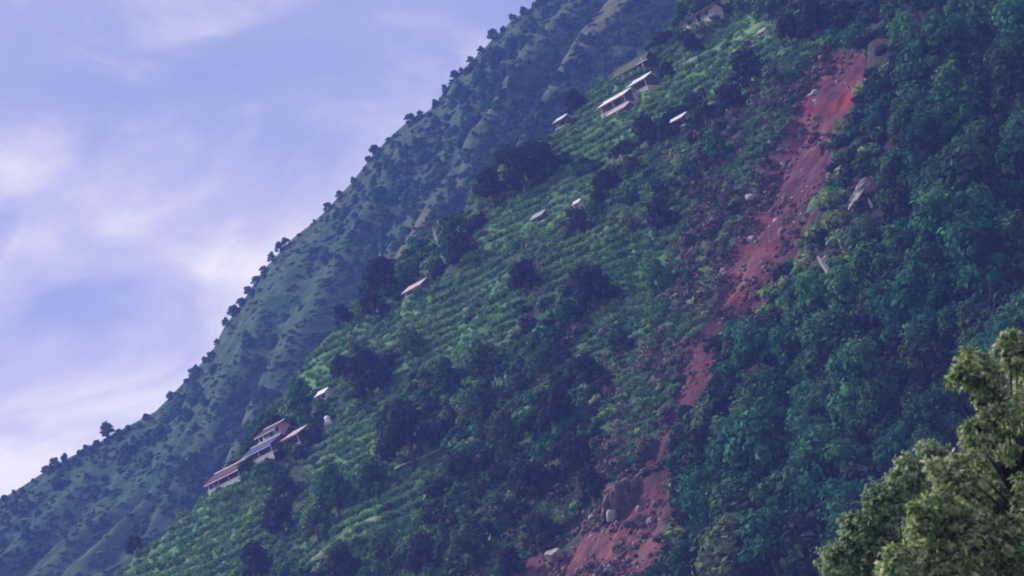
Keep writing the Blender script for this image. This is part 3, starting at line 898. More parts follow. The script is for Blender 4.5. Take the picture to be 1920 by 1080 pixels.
def ridge_scrub():
    rng = np.random.default_rng(91)
    px, py = rand_pix(26000, rng, -300, 1450, -150, 1230)
    x, y = cast(px, py, ridge_z, 640.0, 960.0, 3.0)
    ok = ~np.isnan(y); x = np.where(ok, x, 0); y = np.where(ok, y, 800.)
    z = ridge_z(x, y)
    n = fbm(x / 12, y / 30, 3, 17.0)
    ok &= (rng.random(len(px)) < np.where(n > .5, .9, .35)) & (y < YB + 1)
    sc = rng.uniform(.4, 1.1, len(px)) * np.where(y > YB - 10, .7, 1)
    r = rng.random(len(px))
    kind = np.where(r < .60, rng.integers(0, 4, len(px)), np.where(r < .86, rng.integers(6, 9, len(px)), rng.integers(12, 15, len(px))))
    scatter('ridge_scrub', BUSH, np.stack([x, y, z - .25 * sc], 1)[ok], rots(ok.sum(), rng), np.stack([sc * 1.3, sc * 1.3, sc * .65], 1)[ok], kind[ok],
            'low scrub and rough grass on the open slopes of the far ridge', 'scrub')
ridge_scrub()

# ------------------------------------------------------------------ single trees
def unit_down():
    return np.array([math.sin(ROLL), math.cos(ROLL)])     # world down in pixels
DN = unit_down()
LEFT_TREES = [  # crown centre x, y, crown half width in photo pixels, kind, own label
    (760, 812, 66, 'dark', 'largest dark round tree, standing right of the lower houses'),
    (975, 318, 52, 'dark', 'big dark tree on the crest left of the terraces'),
    (918, 348, 38, 'dark', None), (1020, 300, 34, 'dark', None),
    (1400, 128, 44, 'dark', 'dark bushy tree between the footpath and the top of the slide'), (1368, 185, 36, 'dark', None),
    (1085, 420, 32, 'dark', 'dark tree just below the tiny white hut'), (1210, 250, 34, 'dark', 'dark tree left of the small bright white roof'), (1250, 248, 24, 'dark', None),
    (1135, 345, 34, 'dark', None), (985, 522, 40, 'dark', None), (1110, 545, 52, 'dark', 'broad dark tree in the middle of the hillside'), (1240, 405, 38, 'dark', None),
    (1180, 420, 30, 'light', None), (715, 520, 40, 'dark', 'dark tree on the crest left of the pink roofed hut'), (700, 575, 34, 'dark', None), (862, 470, 36, 'dark', None),
    (640, 590, 24, 'dark', 'small dark tree on the crest below the bare ridge'), (770, 650, 32, 'light', None), (795, 1045, 38, 'dark', None), (480, 1062, 38, 'dark', None),
    (252, 1022, 22, 'dark', 'small dark tree alone on the crest at lower left'), (232, 1040, 15, 'dark', None), (365, 905, 24, 'dark', 'dark tree left of the lowest house'), (432, 848, 26, 'dark', 'dark tree on the crest above the lower houses'),
    (460, 820, 24, 'dark', None), (1008, 690, 30, 'light', None), (1050, 775, 44, 'dark', None), (690, 715, 46, 'dark', 'dark spreading tree right of the small white shed'),
    (640, 690, 26, 'dark', None), (530, 915, 36, 'dark', 'dark tree just below the blue roofed house'), (525, 975, 40, 'dark', None), (625, 930, 42, 'light', None), (700, 905, 40, 'light', None), (590, 985, 36, 'light', None),
    (860, 890, 36, 'dark', None), (950, 830, 42, 'light', None), (1000, 905, 44, 'dark', None), (1298, 88, 22, 'dark', 'dark tree below the uppermost house'), (1280, 30, 26, 'light', None),
    (1345, 280, 34, 'light', None), (1450, 150, 26, 'light', None), (905, 690, 40, 'light', None), (840, 720, 34, 'light', None), (1160, 640, 36, 'light', None), (1100, 700, 34, 'dark', None),
    (1230, 520, 34, 'light', None), (1060, 600, 34, 'light', None), (1290, 330, 34, 'light', None), (820, 500, 26, 'dark', None), (880, 780, 36, 'light', None), (1080, 860, 40, 'dark', None),
    (1110, 920, 34, 'dark', None), (930, 960, 42, 'light', None), (1010, 1000, 40, 'dark', None), (880, 1040, 42, 'light', None), (960, 1070, 36, 'dark', None), (720, 1050, 40, 'light', None),
    (640, 1060, 36, 'dark', None), (1250, 130, 22, 'dark', None), (1110, 130, 30, 'dark', 'dark tree on the crest above the long white roof'), (1075, 190, 26, 'dark', None), (1160, 90, 24, 'light', None),
    (560, 745, 28, 'light', None), (1480, 60, 34, 'dark', None), (1525, 40, 36, 'dark', None), (1440, 15, 34, 'light', None), (1390, 10, 24, 'light', None)]
GL = 'trees scattered over the left hillside'
cx = np.array([t[0] for t in LEFT_TREES], float); cyy = np.array([t[1] for t in LEFT_TREES], float); rr = np.array([t[2] for t in LEFT_TREES], float)
tx, ty, tz, tok = hill_at(cx + DN[0] * rr * .9, cyy + DN[1] * rr * .9)
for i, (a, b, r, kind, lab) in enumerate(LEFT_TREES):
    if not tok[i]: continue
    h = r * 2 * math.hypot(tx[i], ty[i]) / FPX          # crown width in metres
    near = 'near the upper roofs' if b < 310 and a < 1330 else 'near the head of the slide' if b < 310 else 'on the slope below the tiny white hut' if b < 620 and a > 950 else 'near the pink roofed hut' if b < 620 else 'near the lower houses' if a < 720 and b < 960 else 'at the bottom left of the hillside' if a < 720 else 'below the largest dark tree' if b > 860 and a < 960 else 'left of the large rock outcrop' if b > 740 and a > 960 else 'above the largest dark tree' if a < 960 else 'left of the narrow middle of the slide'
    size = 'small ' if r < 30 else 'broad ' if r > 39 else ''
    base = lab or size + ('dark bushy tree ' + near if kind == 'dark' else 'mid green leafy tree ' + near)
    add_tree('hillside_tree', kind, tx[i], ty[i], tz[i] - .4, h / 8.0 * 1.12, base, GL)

def forest():
    rng = np.random.default_rng(33)
    pts = []
    tries = 0
    while len(pts) < 200 and tries < 20000:
        tries += 1
        py = rng.uniform(-40, 1120); px = rng.uniform(1180, 1960)
        if px < scar_x(np.array(py)) + scar_w(np.array(py)) * 1.1 + 22: continue
        ux, uy = px - 17, py - 56                                              # its crown
        if ux < scar_x(np.array(uy)) + scar_w(np.array(uy)) + 46: continue
        if px > 1780 - (py - 640) * .62 + 150 and py > 720: continue              # behind the near tree
        if ((px - 1540) / 90) ** 2 + ((py - 500) / 130) ** 2 < 1 and rng.random() < .8: continue
        if any(a < px < b and c < py < e for a, b, c, e in ((1565, 1690, 340, 500), (1500, 1625, 470, 610))): continue
        if (1555 < ux < 1685 and 300 < uy < 440) or (1505 < ux < 1610 and 435 < uy < 530): continue
        if any((px - a) ** 2 + (py - b) ** 2 < 38 ** 2 for a, b in pts): continue
        pts.append((px, py))
    P = np.array(pts)
    x, y, z, ok = hill_at(P[:, 0], P[:, 1])
    for i in range(len(P)):
        if not ok[i]: continue
        s = .62 + .85 * rng.random() ** 1.4
        edge_ = P[i, 0] - float(scar_x(np.array(P[i, 1]))) < 190
        k = 'forest' if rng.random() < (.35 if edge_ else .72) else ('light' if rng.random() < (.8 if edge_ else .12 if P[i, 1] < 600 else .4) else 'dark')
        if edge_: s *= .85
        qx, qy = P[i]
        gap = qx - float(scar_x(np.array(qy))) - float(scar_w(np.array(qy)))
        if gap < 75:
            zone = 'on the right edge of the slide ' + ('beside its red head' if qy < 260 else 'beside its upper middle' if qy < 480 else 'at its narrow middle' if qy < 800 else 'beside its lower bend')
        elif qy < 150: zone = 'in the forest at the top of the picture'
        elif qy < 330: zone = 'in the forest above the rock rib'
        elif qy < 470: zone = 'in the forest level with the rock rib' if qx > 1560 else 'in the forest left of the rock rib'
        elif qy < 620: zone = 'in the forest right of the bleached trunks' if qx > 1560 else 'in the forest left of the bleached trunks'
        elif qy < 760: zone = 'in the forest left of the near tree top' if qx > 1560 else 'in the forest below the bleached trunks'
        elif qy < 850: zone = 'between the lower slide and the near tree, ' + ('nearer the slide' if qx < 1450 else 'nearer the tree')
        elif qy < 920: zone = 'right of the rock ledge, ' + ('nearer the slide' if qx < 1420 else 'nearer the near tree')
        elif qy < 1000: zone = 'right of the large outcrop, ' + ('nearer the slide' if qx < 1360 else 'nearer the near tree')
        elif qy < 1060: zone = 'low in the forest ' + ('beside the foot of the slide' if qx < 1330 else 'by the near small leaved tree')
        else: zone = 'at the bottom picture edge ' + ('beside the foot of the slide' if qx < 1330 else 'by the near small leaved tree')
        if qx > 1800 and qy < 720: zone += ' at far right'
        lab = ('small ' if s < .80 else 'tall ' if s > 1.08 else '') + {'forest': 'blue green', 'dark': 'dark', 'light': 'bright green'}[k] + ' tree ' + zone
        add_tree('forest_tree', k, x[i], y[i], z[i] - .5, s, lab, 'forest trees right of the landslide')
forest()

# trees along the skyline
SKY_TREES = [  # base on the crest x, y, height in pixels, label
    (203, 815, 44, 'tallest lone tree on the lower left skyline'), (180, 828, 22, 'thin small tree left of the tallest skyline tree'), (160, 838, 24, 'slender skyline tree with a gap under its crown'),
    (148, 846, 16, None), (275, 785, 26, 'small dark tree on the skyline right of the tallest one'), (62, 903, 18, 'tiny lone tree low on the skyline'), (105, 882, 38, 'broad dark tree clump low on the skyline'),
    (125, 875, 30, None), (90, 895, 26, None), (10, 942, 20, None), (28, 932, 16, None), (322, 752, 28, None), (350, 718, 22, None), (408, 648, 20, None), (425, 612, 26, None), (440, 592, 30, None), (455, 576, 28, None), (468, 556, 26, None),
    (482, 534, 26, None), (497, 515, 28, None), (512, 494, 26, None), (528, 478, 30, None), (540, 470, 32, None), (618, 398, 28, None), (640, 376, 24, None), (665, 348, 22, None), (692, 304, 26, None), (705, 290, 28, None),
    (730, 268, 22, None), (772, 230, 32, 'dark tree on the skyline beside the small flat shoulder'), (790, 222, 26, None), (820, 205, 22, None), (838, 178, 28, None), (855, 150, 26, None), (885, 122, 30, None), (905, 105, 24, None), (928, 78, 32, None),
    (945, 62, 24, None), (965, 45, 26, None), (985, 30, 24, None), (1005, 18, 22, None), (560, 440, 14, None), (590, 418, 14, None), (240, 802, 12, None), (40, 925, 12, None)]
for (a, b, hpx, lab) in SKY_TREES:
    d = rays([a], [b])[0]; d = d / d[1]
    y = YB - 3.0
    x = d[0] * y
    z = float(ridge_z([x], [y])[0])
    h = hpx * YB / FPX * (1.0 if hpx > 40 or 'slender' in (lab or '') else .62)
    t = add_tree('skyline_tree', 'far', x, y, z - .10 * h, h / 8.0 * 1.1 * random.uniform(.85, 1.2), lab or ('%s dark tree on the %s' % ('low' if hpx < 20 else 'rounded' if hpx < 27 else 'taller', 'lowest stretch of the skyline at left' if a < 260 else 'skyline stretch above the lower houses' if a < 400 else 'skyline row over the bare slope' if a < 600 else 'wooded middle stretch of the skyline' if a < 800 else 'topmost stretch of the skyline')), 'trees along the skyline')
    if not (hpx > 40 or 'slender' in (lab or '')):
        t.scale.x *= 1.35; t.scale.y *= 1.35
    if hpx > 40 or 'slender' in (lab or ''):
        t.scale *= .85

# dead pale trunks
def dead_tree(px0, py0, px1, py1, rad, label, branches=3, sl=0.0):
    p = hill_pt(px1, py1)
    d = rays([px0], [py0])[0]; d = d / d[1]
    top = Vector(d * p.y) - p
    t = empty('dead_tree', p)
    mb = MB().tube([(0, 0, -.8), tuple(top * .35 + Vector((.1, 0, 0))), tuple(top * .7), tuple(top)], [rad * 1.1, rad, rad * .75, rad * .35], 7)
    mb.build('trunk', M['pale_bark'], t)
    rg = random.Random(int(px0))
    for k in range(branches):
        s = top * (.45 + .45 * k / max(branches, 1))
        e_ = s + Vector((rg.uniform(-1, 1), rg.uniform(-.6, .2), rg.uniform(.5, 1.1))) * top.length * .28
        MB().tube([tuple(s), tuple((s + e_) * .5 + Vector((0, 0, -.1))), tuple(e_)], [rad * .45, rad * .3, rad * .12], 5).build('branch', M['pale_bark'], t)
    return tag(t, label, 'dead tree')
dead_tree(1533, 480, 1562, 528, .46, 'bleached leaning bare trunk right of the slide')
dead_tree(1572, 448, 1592, 486, .36, 'shorter bleached trunk above the leaning bare trunk', 2)
dead_tree(812, 428, 830, 482, .30, 'pale forked dead tree on the crest above the pink roofed hut', 4)
dead_tree(1628, 372, 1634, 388, .24, 'short pale stump beside the bare rock rib', 1)

# ------------------------------------------------------------------ rocks
def rock_mesh(seed, sub=ICO3, sx=1, sy=1, sz=1, rough=.35, chops=9, fine=0.0):
    rg = np.random.default_rng(seed)
    v = sub[0].copy()
    for _ in range(chops):                        # chop flat faces
        n = rg.normal(size=3); n /= np.linalg.norm(n)
        dd = v @ n; lim = rg.uniform(.48, .80)
        v = v - np.maximum(dd - lim, 0)[:, None] * n
    u = sub[0]
    nz = fbm(u[:, 0] * 2.1 + seed * 3.7 + 20, u[:, 1] * 2.1 + u[:, 2] * 1.3 + 30, 4) - .5
    v = v * (1 + rough * nz)[:, None]
    if fine:
        n2 = fbm(u[:, 0] * 7 + seed + 40, u[:, 1] * 7 + u[:, 2] * 5 + 50, 3) - .5
        v = v * (1 + fine * n2)[:, None]
    v = v * np.array([sx, sy, sz])
    return np_mesh('rock', v, sub[1], False)
def rock(px, py, w, h, dep, label, mat='rock', seed=1, sink=.3, tilt=0.0, group=None, name='boulder', sub=ICO3, rough=.3, chops=22, fine=.12):
    p = hill_pt(px, py)
    me = rock_mesh(seed, sub, w / 2, dep / 2, h / 2, rough, chops, fine)
    o = link(name, me, M[mat])
    o.location = (p.x, p.y, p.z + h * (.5 - sink) + (1.0 if scar_d(np.array([float(px)]), np.array([float(py)]))[0][0] < .95 else 0))
    o.rotation_euler = (0, tilt, CONT + random.uniform(-.3, .3))
    return tag(o, label, 'rock', group)
rock(1165, 950, 8.5, 10.5, 7.5, 'large brown rock outcrop jutting beside the lower slide', 'brown_rock', 4, .45, .3, name='rock_outcrop', sub=ICO4, rough=.9, chops=16, fine=.3)
rock(1152, 985, 3.2, 2.6, 2.4, 'pale broken slab at the foot of the large outcrop', 'pale_rock', 5, .3, -.5)
rock(1134, 886, 3.0, 1.5, 1.8, 'pale slab above the large outcrop', 'pale_rock', 6, .3, .5)
rock(1222, 898, 9.0, 2.4, 5.0, 'dark rock ledge across the slide above its lower bend', 'brown_rock', 7, .5, 0.0, name='rock_ledge', sub=ICO4, rough=.9, chops=14, fine=.3)
rock(1047, 1062, 4.4, 3.2, 3.4, 'rounded grey boulder left of the slide at the bottom', 'pale_rock', 8, .25, .1)
rock(1342, 750, 2.6, 1.5, 1.6, 'small white rock on the right edge of the slide', 'pale_rock', 9, .2, -.2)
rock(1412, 392, 2.8, 1.8, 1.8, 'pale yellowish rock on the left edge of the slide', 'pale_rock', 10, .2, .4)
rock(1533, 190, 2.4, 2.0, 1.8, 'pale rock in the red head of the slide', 'pale_rock', 11, .2, .1)
rock(1508, 162, 2.0, 2.0, 1.6, 'small pale rock left of the red head of the slide', 'pale_rock', 12, .2, .1)
rock(1537, 208, 2.2, 1.8, 1.6, 'tan rock just under the red head of the slide', 'pale_rock', 13, .2, .1)
rock(1413, 462, 1.6, 1.8, 1.4, 'small white stone beside the narrow middle of the slide', 'pale_rock', 14, .2, .1)
rock(1460, 428, 2.4, 1.0, 1.4, 'flat pale stone on the red middle of the slide', 'pale_rock', 15, .2, .1)
def rib():
    t = hill_pt(1645, 325); b = hill_pt(1588, 420)
    d = t - b; L_ = d.length
    me = rock_mesh(18, ICO4, 1.15, 1.0, L_ * .52, 1.1, 14, .5)
    o = link('rock_rib', me, M['pale_rock'])
    o.location = (t + b) * .5 + Vector((-.3, -.5, .9))
    o.rotation_euler = d.to_track_quat('Z', 'Y').to_euler()
    tag(o, 'long pale grey rock rib showing between forest trees', 'rock')
rib()
_small = [rock_mesh(40 + i, ICO1, 1, 1, .75, .4) for i in range(6)]
for m_ in _small:
    m_.materials.append(M['pale_rock'])
_small2 = [rock_mesh(60 + i, ICO1, 1, 1, .75, .4) for i in range(4)]
for m_ in _small2:
    m_.materials.append(M['rock'])
def small_rocks():
    rng = np.random.default_rng(8)
    px, py = rng.uniform(1030, 1620, 1500), rng.uniform(80, 1100, 1500)
    d, al = scar_d(px, py)
    keep = (d < 1.0) & ((py > 900) | (rng.random(len(px)) < .42))
    px, py, d = px[keep][:110], py[keep][:110], d[keep][:110]
    x, y, z, ok = hill_at(px, py)
    for i in range(len(px)):
        s = rng.uniform(.22, .5) if rng.random() < .85 else rng.uniform(.5, .8)
        pale = rng.random() < .4
        o = link('slide_rock', (_small if pale else _small2)[int(rng.integers(0, 4))])
        o.location = (x[i], y[i], z[i] + 1.15)
        o.scale = (s * rng.uniform(.8, 1.4), s, s)
        o.rotation_euler = tuple(rng.uniform(-.6, .6, 2)) + (rng.uniform(0, 6.28),)
        tag(o, ('larger ' if s > .5 else 'small ') + ('pale' if pale else 'brown') + ' loose stone on the ' + ('red head of the slide' if py[i] < 250 else 'upper middle of the slide' if py[i] < 460 else 'narrow middle of the slide' if py[i] < 800 else 'slide beside the rock ledge' if py[i] < 960 else 'foot of the slide'), 'stone', 'loose stones on the slide')
small_rocks()
def rubble():
    rng = np.random.default_rng(88)
    px, py = rng.uniform(1000, 1660, 12000), rng.uniform(60, 1150, 12000)
    d, al = scar_d(px, py)
    n = fbm(px / 30, py / 30, 3, 91.0)
    k = (d < 1.15) & (n > .40)
    px, py, d = px[k], py[k], d[k]
    x, y, z, ok = hill_at(px, py)
    ms = [rock_mesh(80 + i, ICO1, 1, 1, .7, .5) for i in range(4)]
    for i, m_ in enumerate(ms): m_.materials.append(M['clod'] if i < 3 else M['rock'])
    sc = rng.uniform(.12, .5, len(px)) * np.where(rng.random(len(px)) < .04, 1.5, 1)
    scatter('slide_rubble', ms, np.stack([x, y, z + 1.05 * sstep(1.0, .7, d)], 1), rots(len(px), rng, .6), np.stack([sc * 1.2, sc, sc], 1), rng.integers(0, 4, len(px)),
            'loose clods and rubble strewn down the landslide', 'rubble')
rubble()

# ------------------------------------------------------------------ buildings
def house(key, name, label, w, dep, hw, pitch, roof, wall, plinth_h=1.2, over=.55, posts=3, windows=2, door=True, wall2=None, gable=True, veranda=1.3, cat='house', trim=None, lift=0.0, yaw=0.0):
    p = PL[key]
    t = empty(name, (p.x, p.y, p.z + lift), CONT + yaw)
    x0, x1 = -w / 2, w / 2
    y0, y1 = -dep / 2, dep / 2                     # front looks downhill, -y
    ph = plinth_h
    if ph > 0:
        MB().box(x0 - .25, x1 + .25, y0 - veranda, y1 + .1, -1.6, ph).build('plinth', M['concrete'], t)
    # walls as four panels with real window and door openings in front
    th = .18
    z0, z1 = ph, ph + hw
    ops = []
    n = windows + (1 if door else 0)
    for k in range(n):
        cx_ = x0 + w * (k + .5) / n
        if door and k == n // 2:
            ops.append((cx_ - .48, cx_ + .48, z0 + .03, z0 + min(2.0, hw - .2), 'door'))
        else:
            ww = min(.62, w / n * .33)
            ops.append((cx_ - ww, cx_ + ww, z0 + hw * .36, z0 + hw * .80, 'window'))
    f = MB(); cur = x0
    for a, b, c, d_, kd in ops:
        f.box(cur, a, y0, y0 + th, z0, z1)
        if kd == 'window': f.box(a, b, y0, y0 + th, z0, c)
        f.box(a, b, y0, y0 + th, d_, z1); cur = b
    f.box(cur, x1, y0, y0 + th, z0, z1)
    f.build('front_wall', M[wall], t)
    wm = MB().box(x0, x0 + th, y0 + th, y1, z0, z1).box(x1 - th, x1, y0 + th, y1, z0, z1).box(x0 + th, x1 - th, y1 - th, y1, z0, z1)
    wm.build('wall', M[wall2 or wall], t)
    for a, b, c, d_, kd in ops:
        if kd == 'door':
            dr = MB().box(a + .02, b - .02, y0 + .06, y0 + .12, c, d_).build('door', M['dark_wood'], t)
            MB().box(b - .2, b - .14, y0 - .02, y0 + .058, (c + d_) / 2 - .08, (c + d_) / 2 + .08).build('handle', M['grey_sheet'], dr)
        else:
            wd = MB().box(a + .01, b - .01, y0 + .03, y0 + .11, c + .01, c + .08).box(a + .01, b - .01, y0 + .03, y0 + .11, d_ - .08, d_ - .01)
            wd.box(a + .01, a + .08, y0 + .03, y0 + .11, c + .082, d_ - .082).box(b - .08, b - .01, y0 + .03, y0 + .11, c + .082, d_ - .082)
            wd.box((a + b) / 2 - .03, (a + b) / 2 + .03, y0 + .032, y0 + .108, c + .082, d_ - .082)
            wo = wd.build('window', M['plaster'], t)
            MB().box(a + .082, (a + b) / 2 - .032, y0 + .06, y0 + .075, c + .084, d_ - .084).build('pane', M['glass'], wo)
            MB().box((a + b) / 2 + .032, b - .082, y0 + .06, y0 + .075, c + .084, d_ - .084).build('pane', M['glass'], wo)
    # roof: corrugated slopes with real thickness, front eave reaching over the veranda
    tp = math.tan(pitch)
    fe = y0 - veranda * .92 - over
    if gable:
        ry = (y0 + y1) / 2; rz = z1 + (dep / 2) * tp + .12
        fz = rz - (ry - fe) * tp
        be = y1 + over; bz = rz - (be - ry) * tp
        slopes = [((fe, fz), (ry, rz)), ((be, bz), (ry, rz))]
        gw = MB()
        for xx in (x0, x1 - th):
            gw.prism([(y0, z1), (y1, z1), (ry, z1 + dep / 2 * tp)], xx, xx + th)
        gw.build('gable', M[wall2 or wall], t)
    else:
        be = y1 + over; bz = z1 + .15 + (be - y0) * tp; fz = z1 + .15 - (y0 - fe) * tp
        slopes = [((fe, fz), (be, bz))]
    ns = max(6, int(w / .42))
    xa, xb = x0 - over, x1 + over
    for (ya, za), (yb, zb) in slopes:
        vs = []; fs = []
        m2 = ns * 2
        for k in range(m2 + 1):
            xx = xa + (xb - xa) * k / m2; dz = .05 if k % 2 else 0.0
            vs += [(xx, ya, za + dz), (xx, yb, zb + dz), (xx, ya, za + dz - .07), (xx, yb, zb + dz - .07)]
        for k in range(m2):
            o = k * 4
            fs += [(o, o + 4, o + 5, o + 1), (o + 2, o + 3, o + 7, o + 6), (o, o + 2, o + 6, o + 4), (o + 1, o + 5, o + 7, o + 3)]
        fs += [(0, 1, 3, 2), (m2 * 4, m2 * 4 + 2, m2 * 4 + 3, m2 * 4 + 1)]
        mb = MB(); mb.add(vs, fs)
        ro = mb.build('roof_slope', M[roof], t)
    if gable:
        MB().prism([(ry - .28, rz - .28 * tp + .09), (ry, rz + .10), (ry + .28, rz - .28 * tp + .09), (ry, rz + .16)], xa - .03, xb + .03).build('ridge_cap', M[trim or roof], t)
    MB().box(xa, xb, fe + .02, fe + .08, fz - .34, fz - .08).build('fascia', M[trim or 'timber'], t)
    if posts:
        py_ = y0 - veranda + .18
        pz = fz + (py_ - fe) * tp - .1
        for k in range(posts):
            xx = x0 + .1 + (w - .2) * k / max(posts - 1, 1)
            MB().box(xx - .08, xx + .08, py_ - .08, py_ + .08, ph, pz).build('post', M['plaster'], t)
        MB().box(x0 + .2, x1 - .2, py_ - .03, py_ + .03, ph + .78, ph + .88).build('railing', M['timber'], t)
    return tag(t, label, cat, None)

R = math.radians
house('a', 'farm_house', 'lowest long house with maroon roof and pale plinth on the crest', 9.4, 4.0, 2.0, R(28), 'maroon_sheet', 'timber', 1.3, posts=4, windows=2, wall2='pink_wall', trim='pink_sheet')
house('b', 'farm_house', 'blue roofed house between the two maroon roofed houses', 7.8, 3.4, 2.0, R(26), 'blue_sheet', 'timber', 1.2, posts=3, windows=2, trim='grey_sheet')
house('c', 'farm_house', 'uppermost house of the lower cluster with pale pink wall', 5.2, 3.0, 1.8, R(24), 'maroon_sheet', 'plaster', 1.0, posts=2, windows=2, trim='pink_sheet', wall2='pink_wall')
house('d', 'shed', 'small maroon roofed lean-to right of the blue roofed house', 4.0, 2.4, 1.9, R(22), 'pink_sheet', 'timber', .5, posts=2, windows=1, gable=False, veranda=.6, cat='shed')
house('shed', 'shed', 'small white roofed shed above the lower houses', 2.5, 2.0, 1.1, R(30), 'white_sheet', 'plaster', .4, posts=0, windows=1, veranda=.2, cat='shed', over=.3)
house('long', 'long_house', 'long white roofed building on the upper terraces', 6.6, 3.2, 1.9, R(25), 'white_sheet', 'timber', .6, posts=3, windows=3, veranda=.8)
house('long2', 'long_house', 'shorter white roofed building at the upper end of the long one', 4.0, 2.8, 1.9, R(25), 'white_sheet', 'timber', .6, posts=2, windows=1, veranda=.8)
house('pink', 'shed', 'pinkish roofed shed just below the long white roof', 5.0, 2.4, 1.3, R(28), 'pink_sheet', 'timber', .2, posts=0, windows=1, veranda=.3, cat='shed', over=.35)
house('w1', 'shed', 'small bright white roof below the long building', 3.4, 2.6, 1.5, R(25), 'white_sheet', 'timber', .3, posts=0, windows=1, veranda=.3, cat='shed', over=.3)
house('w2', 'shed', 'small pale roof at the left edge of the upper terraces', 2.6, 2.2, 1.5, R(25), 'white_sheet', 'timber', .3, posts=0, windows=1, veranda=.3, cat='shed', over=.3)
house('thatch', 'thatched_house', 'long low hut with dark thatched roof beside the utility pole', 8.0, 4.0, 1.9, R(36), 'thatch', 'dark_wood', .3, posts=4, windows=2, veranda=1.0, trim='dark_wood')
house('top', 'farm_house', 'uppermost maroon roofed house at the top of the hillside', 7.2, 3.6, 2.0, R(20), 'maroon_sheet', 'plaster', .9, posts=3, windows=2, veranda=1.0, trim='dark_wood')
house('mid', 'hut', 'lone hut with pale pink roof among trees on the crest', 4.6, 2.8, 1.3, R(28), 'pink_sheet', 'timber', .4, posts=2, windows=1, veranda=.7, cat='hut', trim='maroon_sheet')
house('dot', 'hut', 'tiny white hut among dark trees in mid hillside', 1.6, 1.4, 1.2, R(30), 'white_sheet', 'plaster', .2, posts=0, windows=1, door=False, veranda=.1, cat='hut', over=.15)
house('grey', 'shed', 'low grey roofed shed left of the tiny white hut', 3.0, 2.0, 1.2, R(30), 'grey_sheet', 'timber', .2, posts=0, windows=1, veranda=.2, cat='shed', over=.25)
house('far', 'shed', 'little grey white shed under the end of the footpath', 1.7, 1.6, 1.2, R(30), 'grey_sheet', 'plaster', .2, posts=0, windows=1, door=False, veranda=.1, cat='shed', over=.2)
house('blue', 'shed', 'blue grey roofed shed cut by the lower left picture edge', 3.6, 2.4, 1.5, R(34), 'grey_sheet', 'timber', .3, posts=0, windows=1, veranda=.3, cat='shed', over=.3)

def tank():
    p = PL['tank']
    t = empty('water_tank', p)
    mb = MB()
    prof = [(0, .0), (.62, .0), (.64, .15), (.60, .2), (.64, .5), (.60, .55), (.64, .9), (.55, 1.1), (.25, 1.25), (.22, 1.35), (0, 1.35)]
    n = 16; v = []; f = []
    for r, z in prof:
        v += [(r * math.cos(k * 2 * math.pi / n), r * math.sin(k * 2 * math.pi / n), z + .5) for k in range(n)]
    for i in range(len(prof) - 1):
        for k in range(n):
            f.append((i * n + k, i * n + (k + 1) % n, (i + 1) * n + (k + 1) % n, (i + 1) * n + k))
    mb.add(v, f); mb.build('tank', M['white_sheet'], t)
    MB().box(-.8, .8, -.8, .8, -1.0, .498).build('base', M['concrete'], t)
    tag(t, 'round white water tank right of the lower houses', 'water tank')
tank()
def pole():
    p = hill_pt(1214, 148)
    t = empty('utility_pole', p, CONT)
    MB().tube([(0, 0, -1), (0, 0, 4.6)], [.13, .09], 8).build('pole', M['pale_bark'], t)
    MB().box(-1.5, 1.5, -.16, -.092, 3.55, 3.72).build('cross_arm', M['pale_bark'], t)
    for xx in (-1.3, -.5, .5, 1.3):
        MB().tube([(xx, -.126, 3.722), (xx, -.126, 3.92)], [.06, .045], 6).build('insulator', M['white_sheet'], t)
    tag(t, 'pale utility pole with cross arm in front of the thatched hut', 'utility pole')
pole()

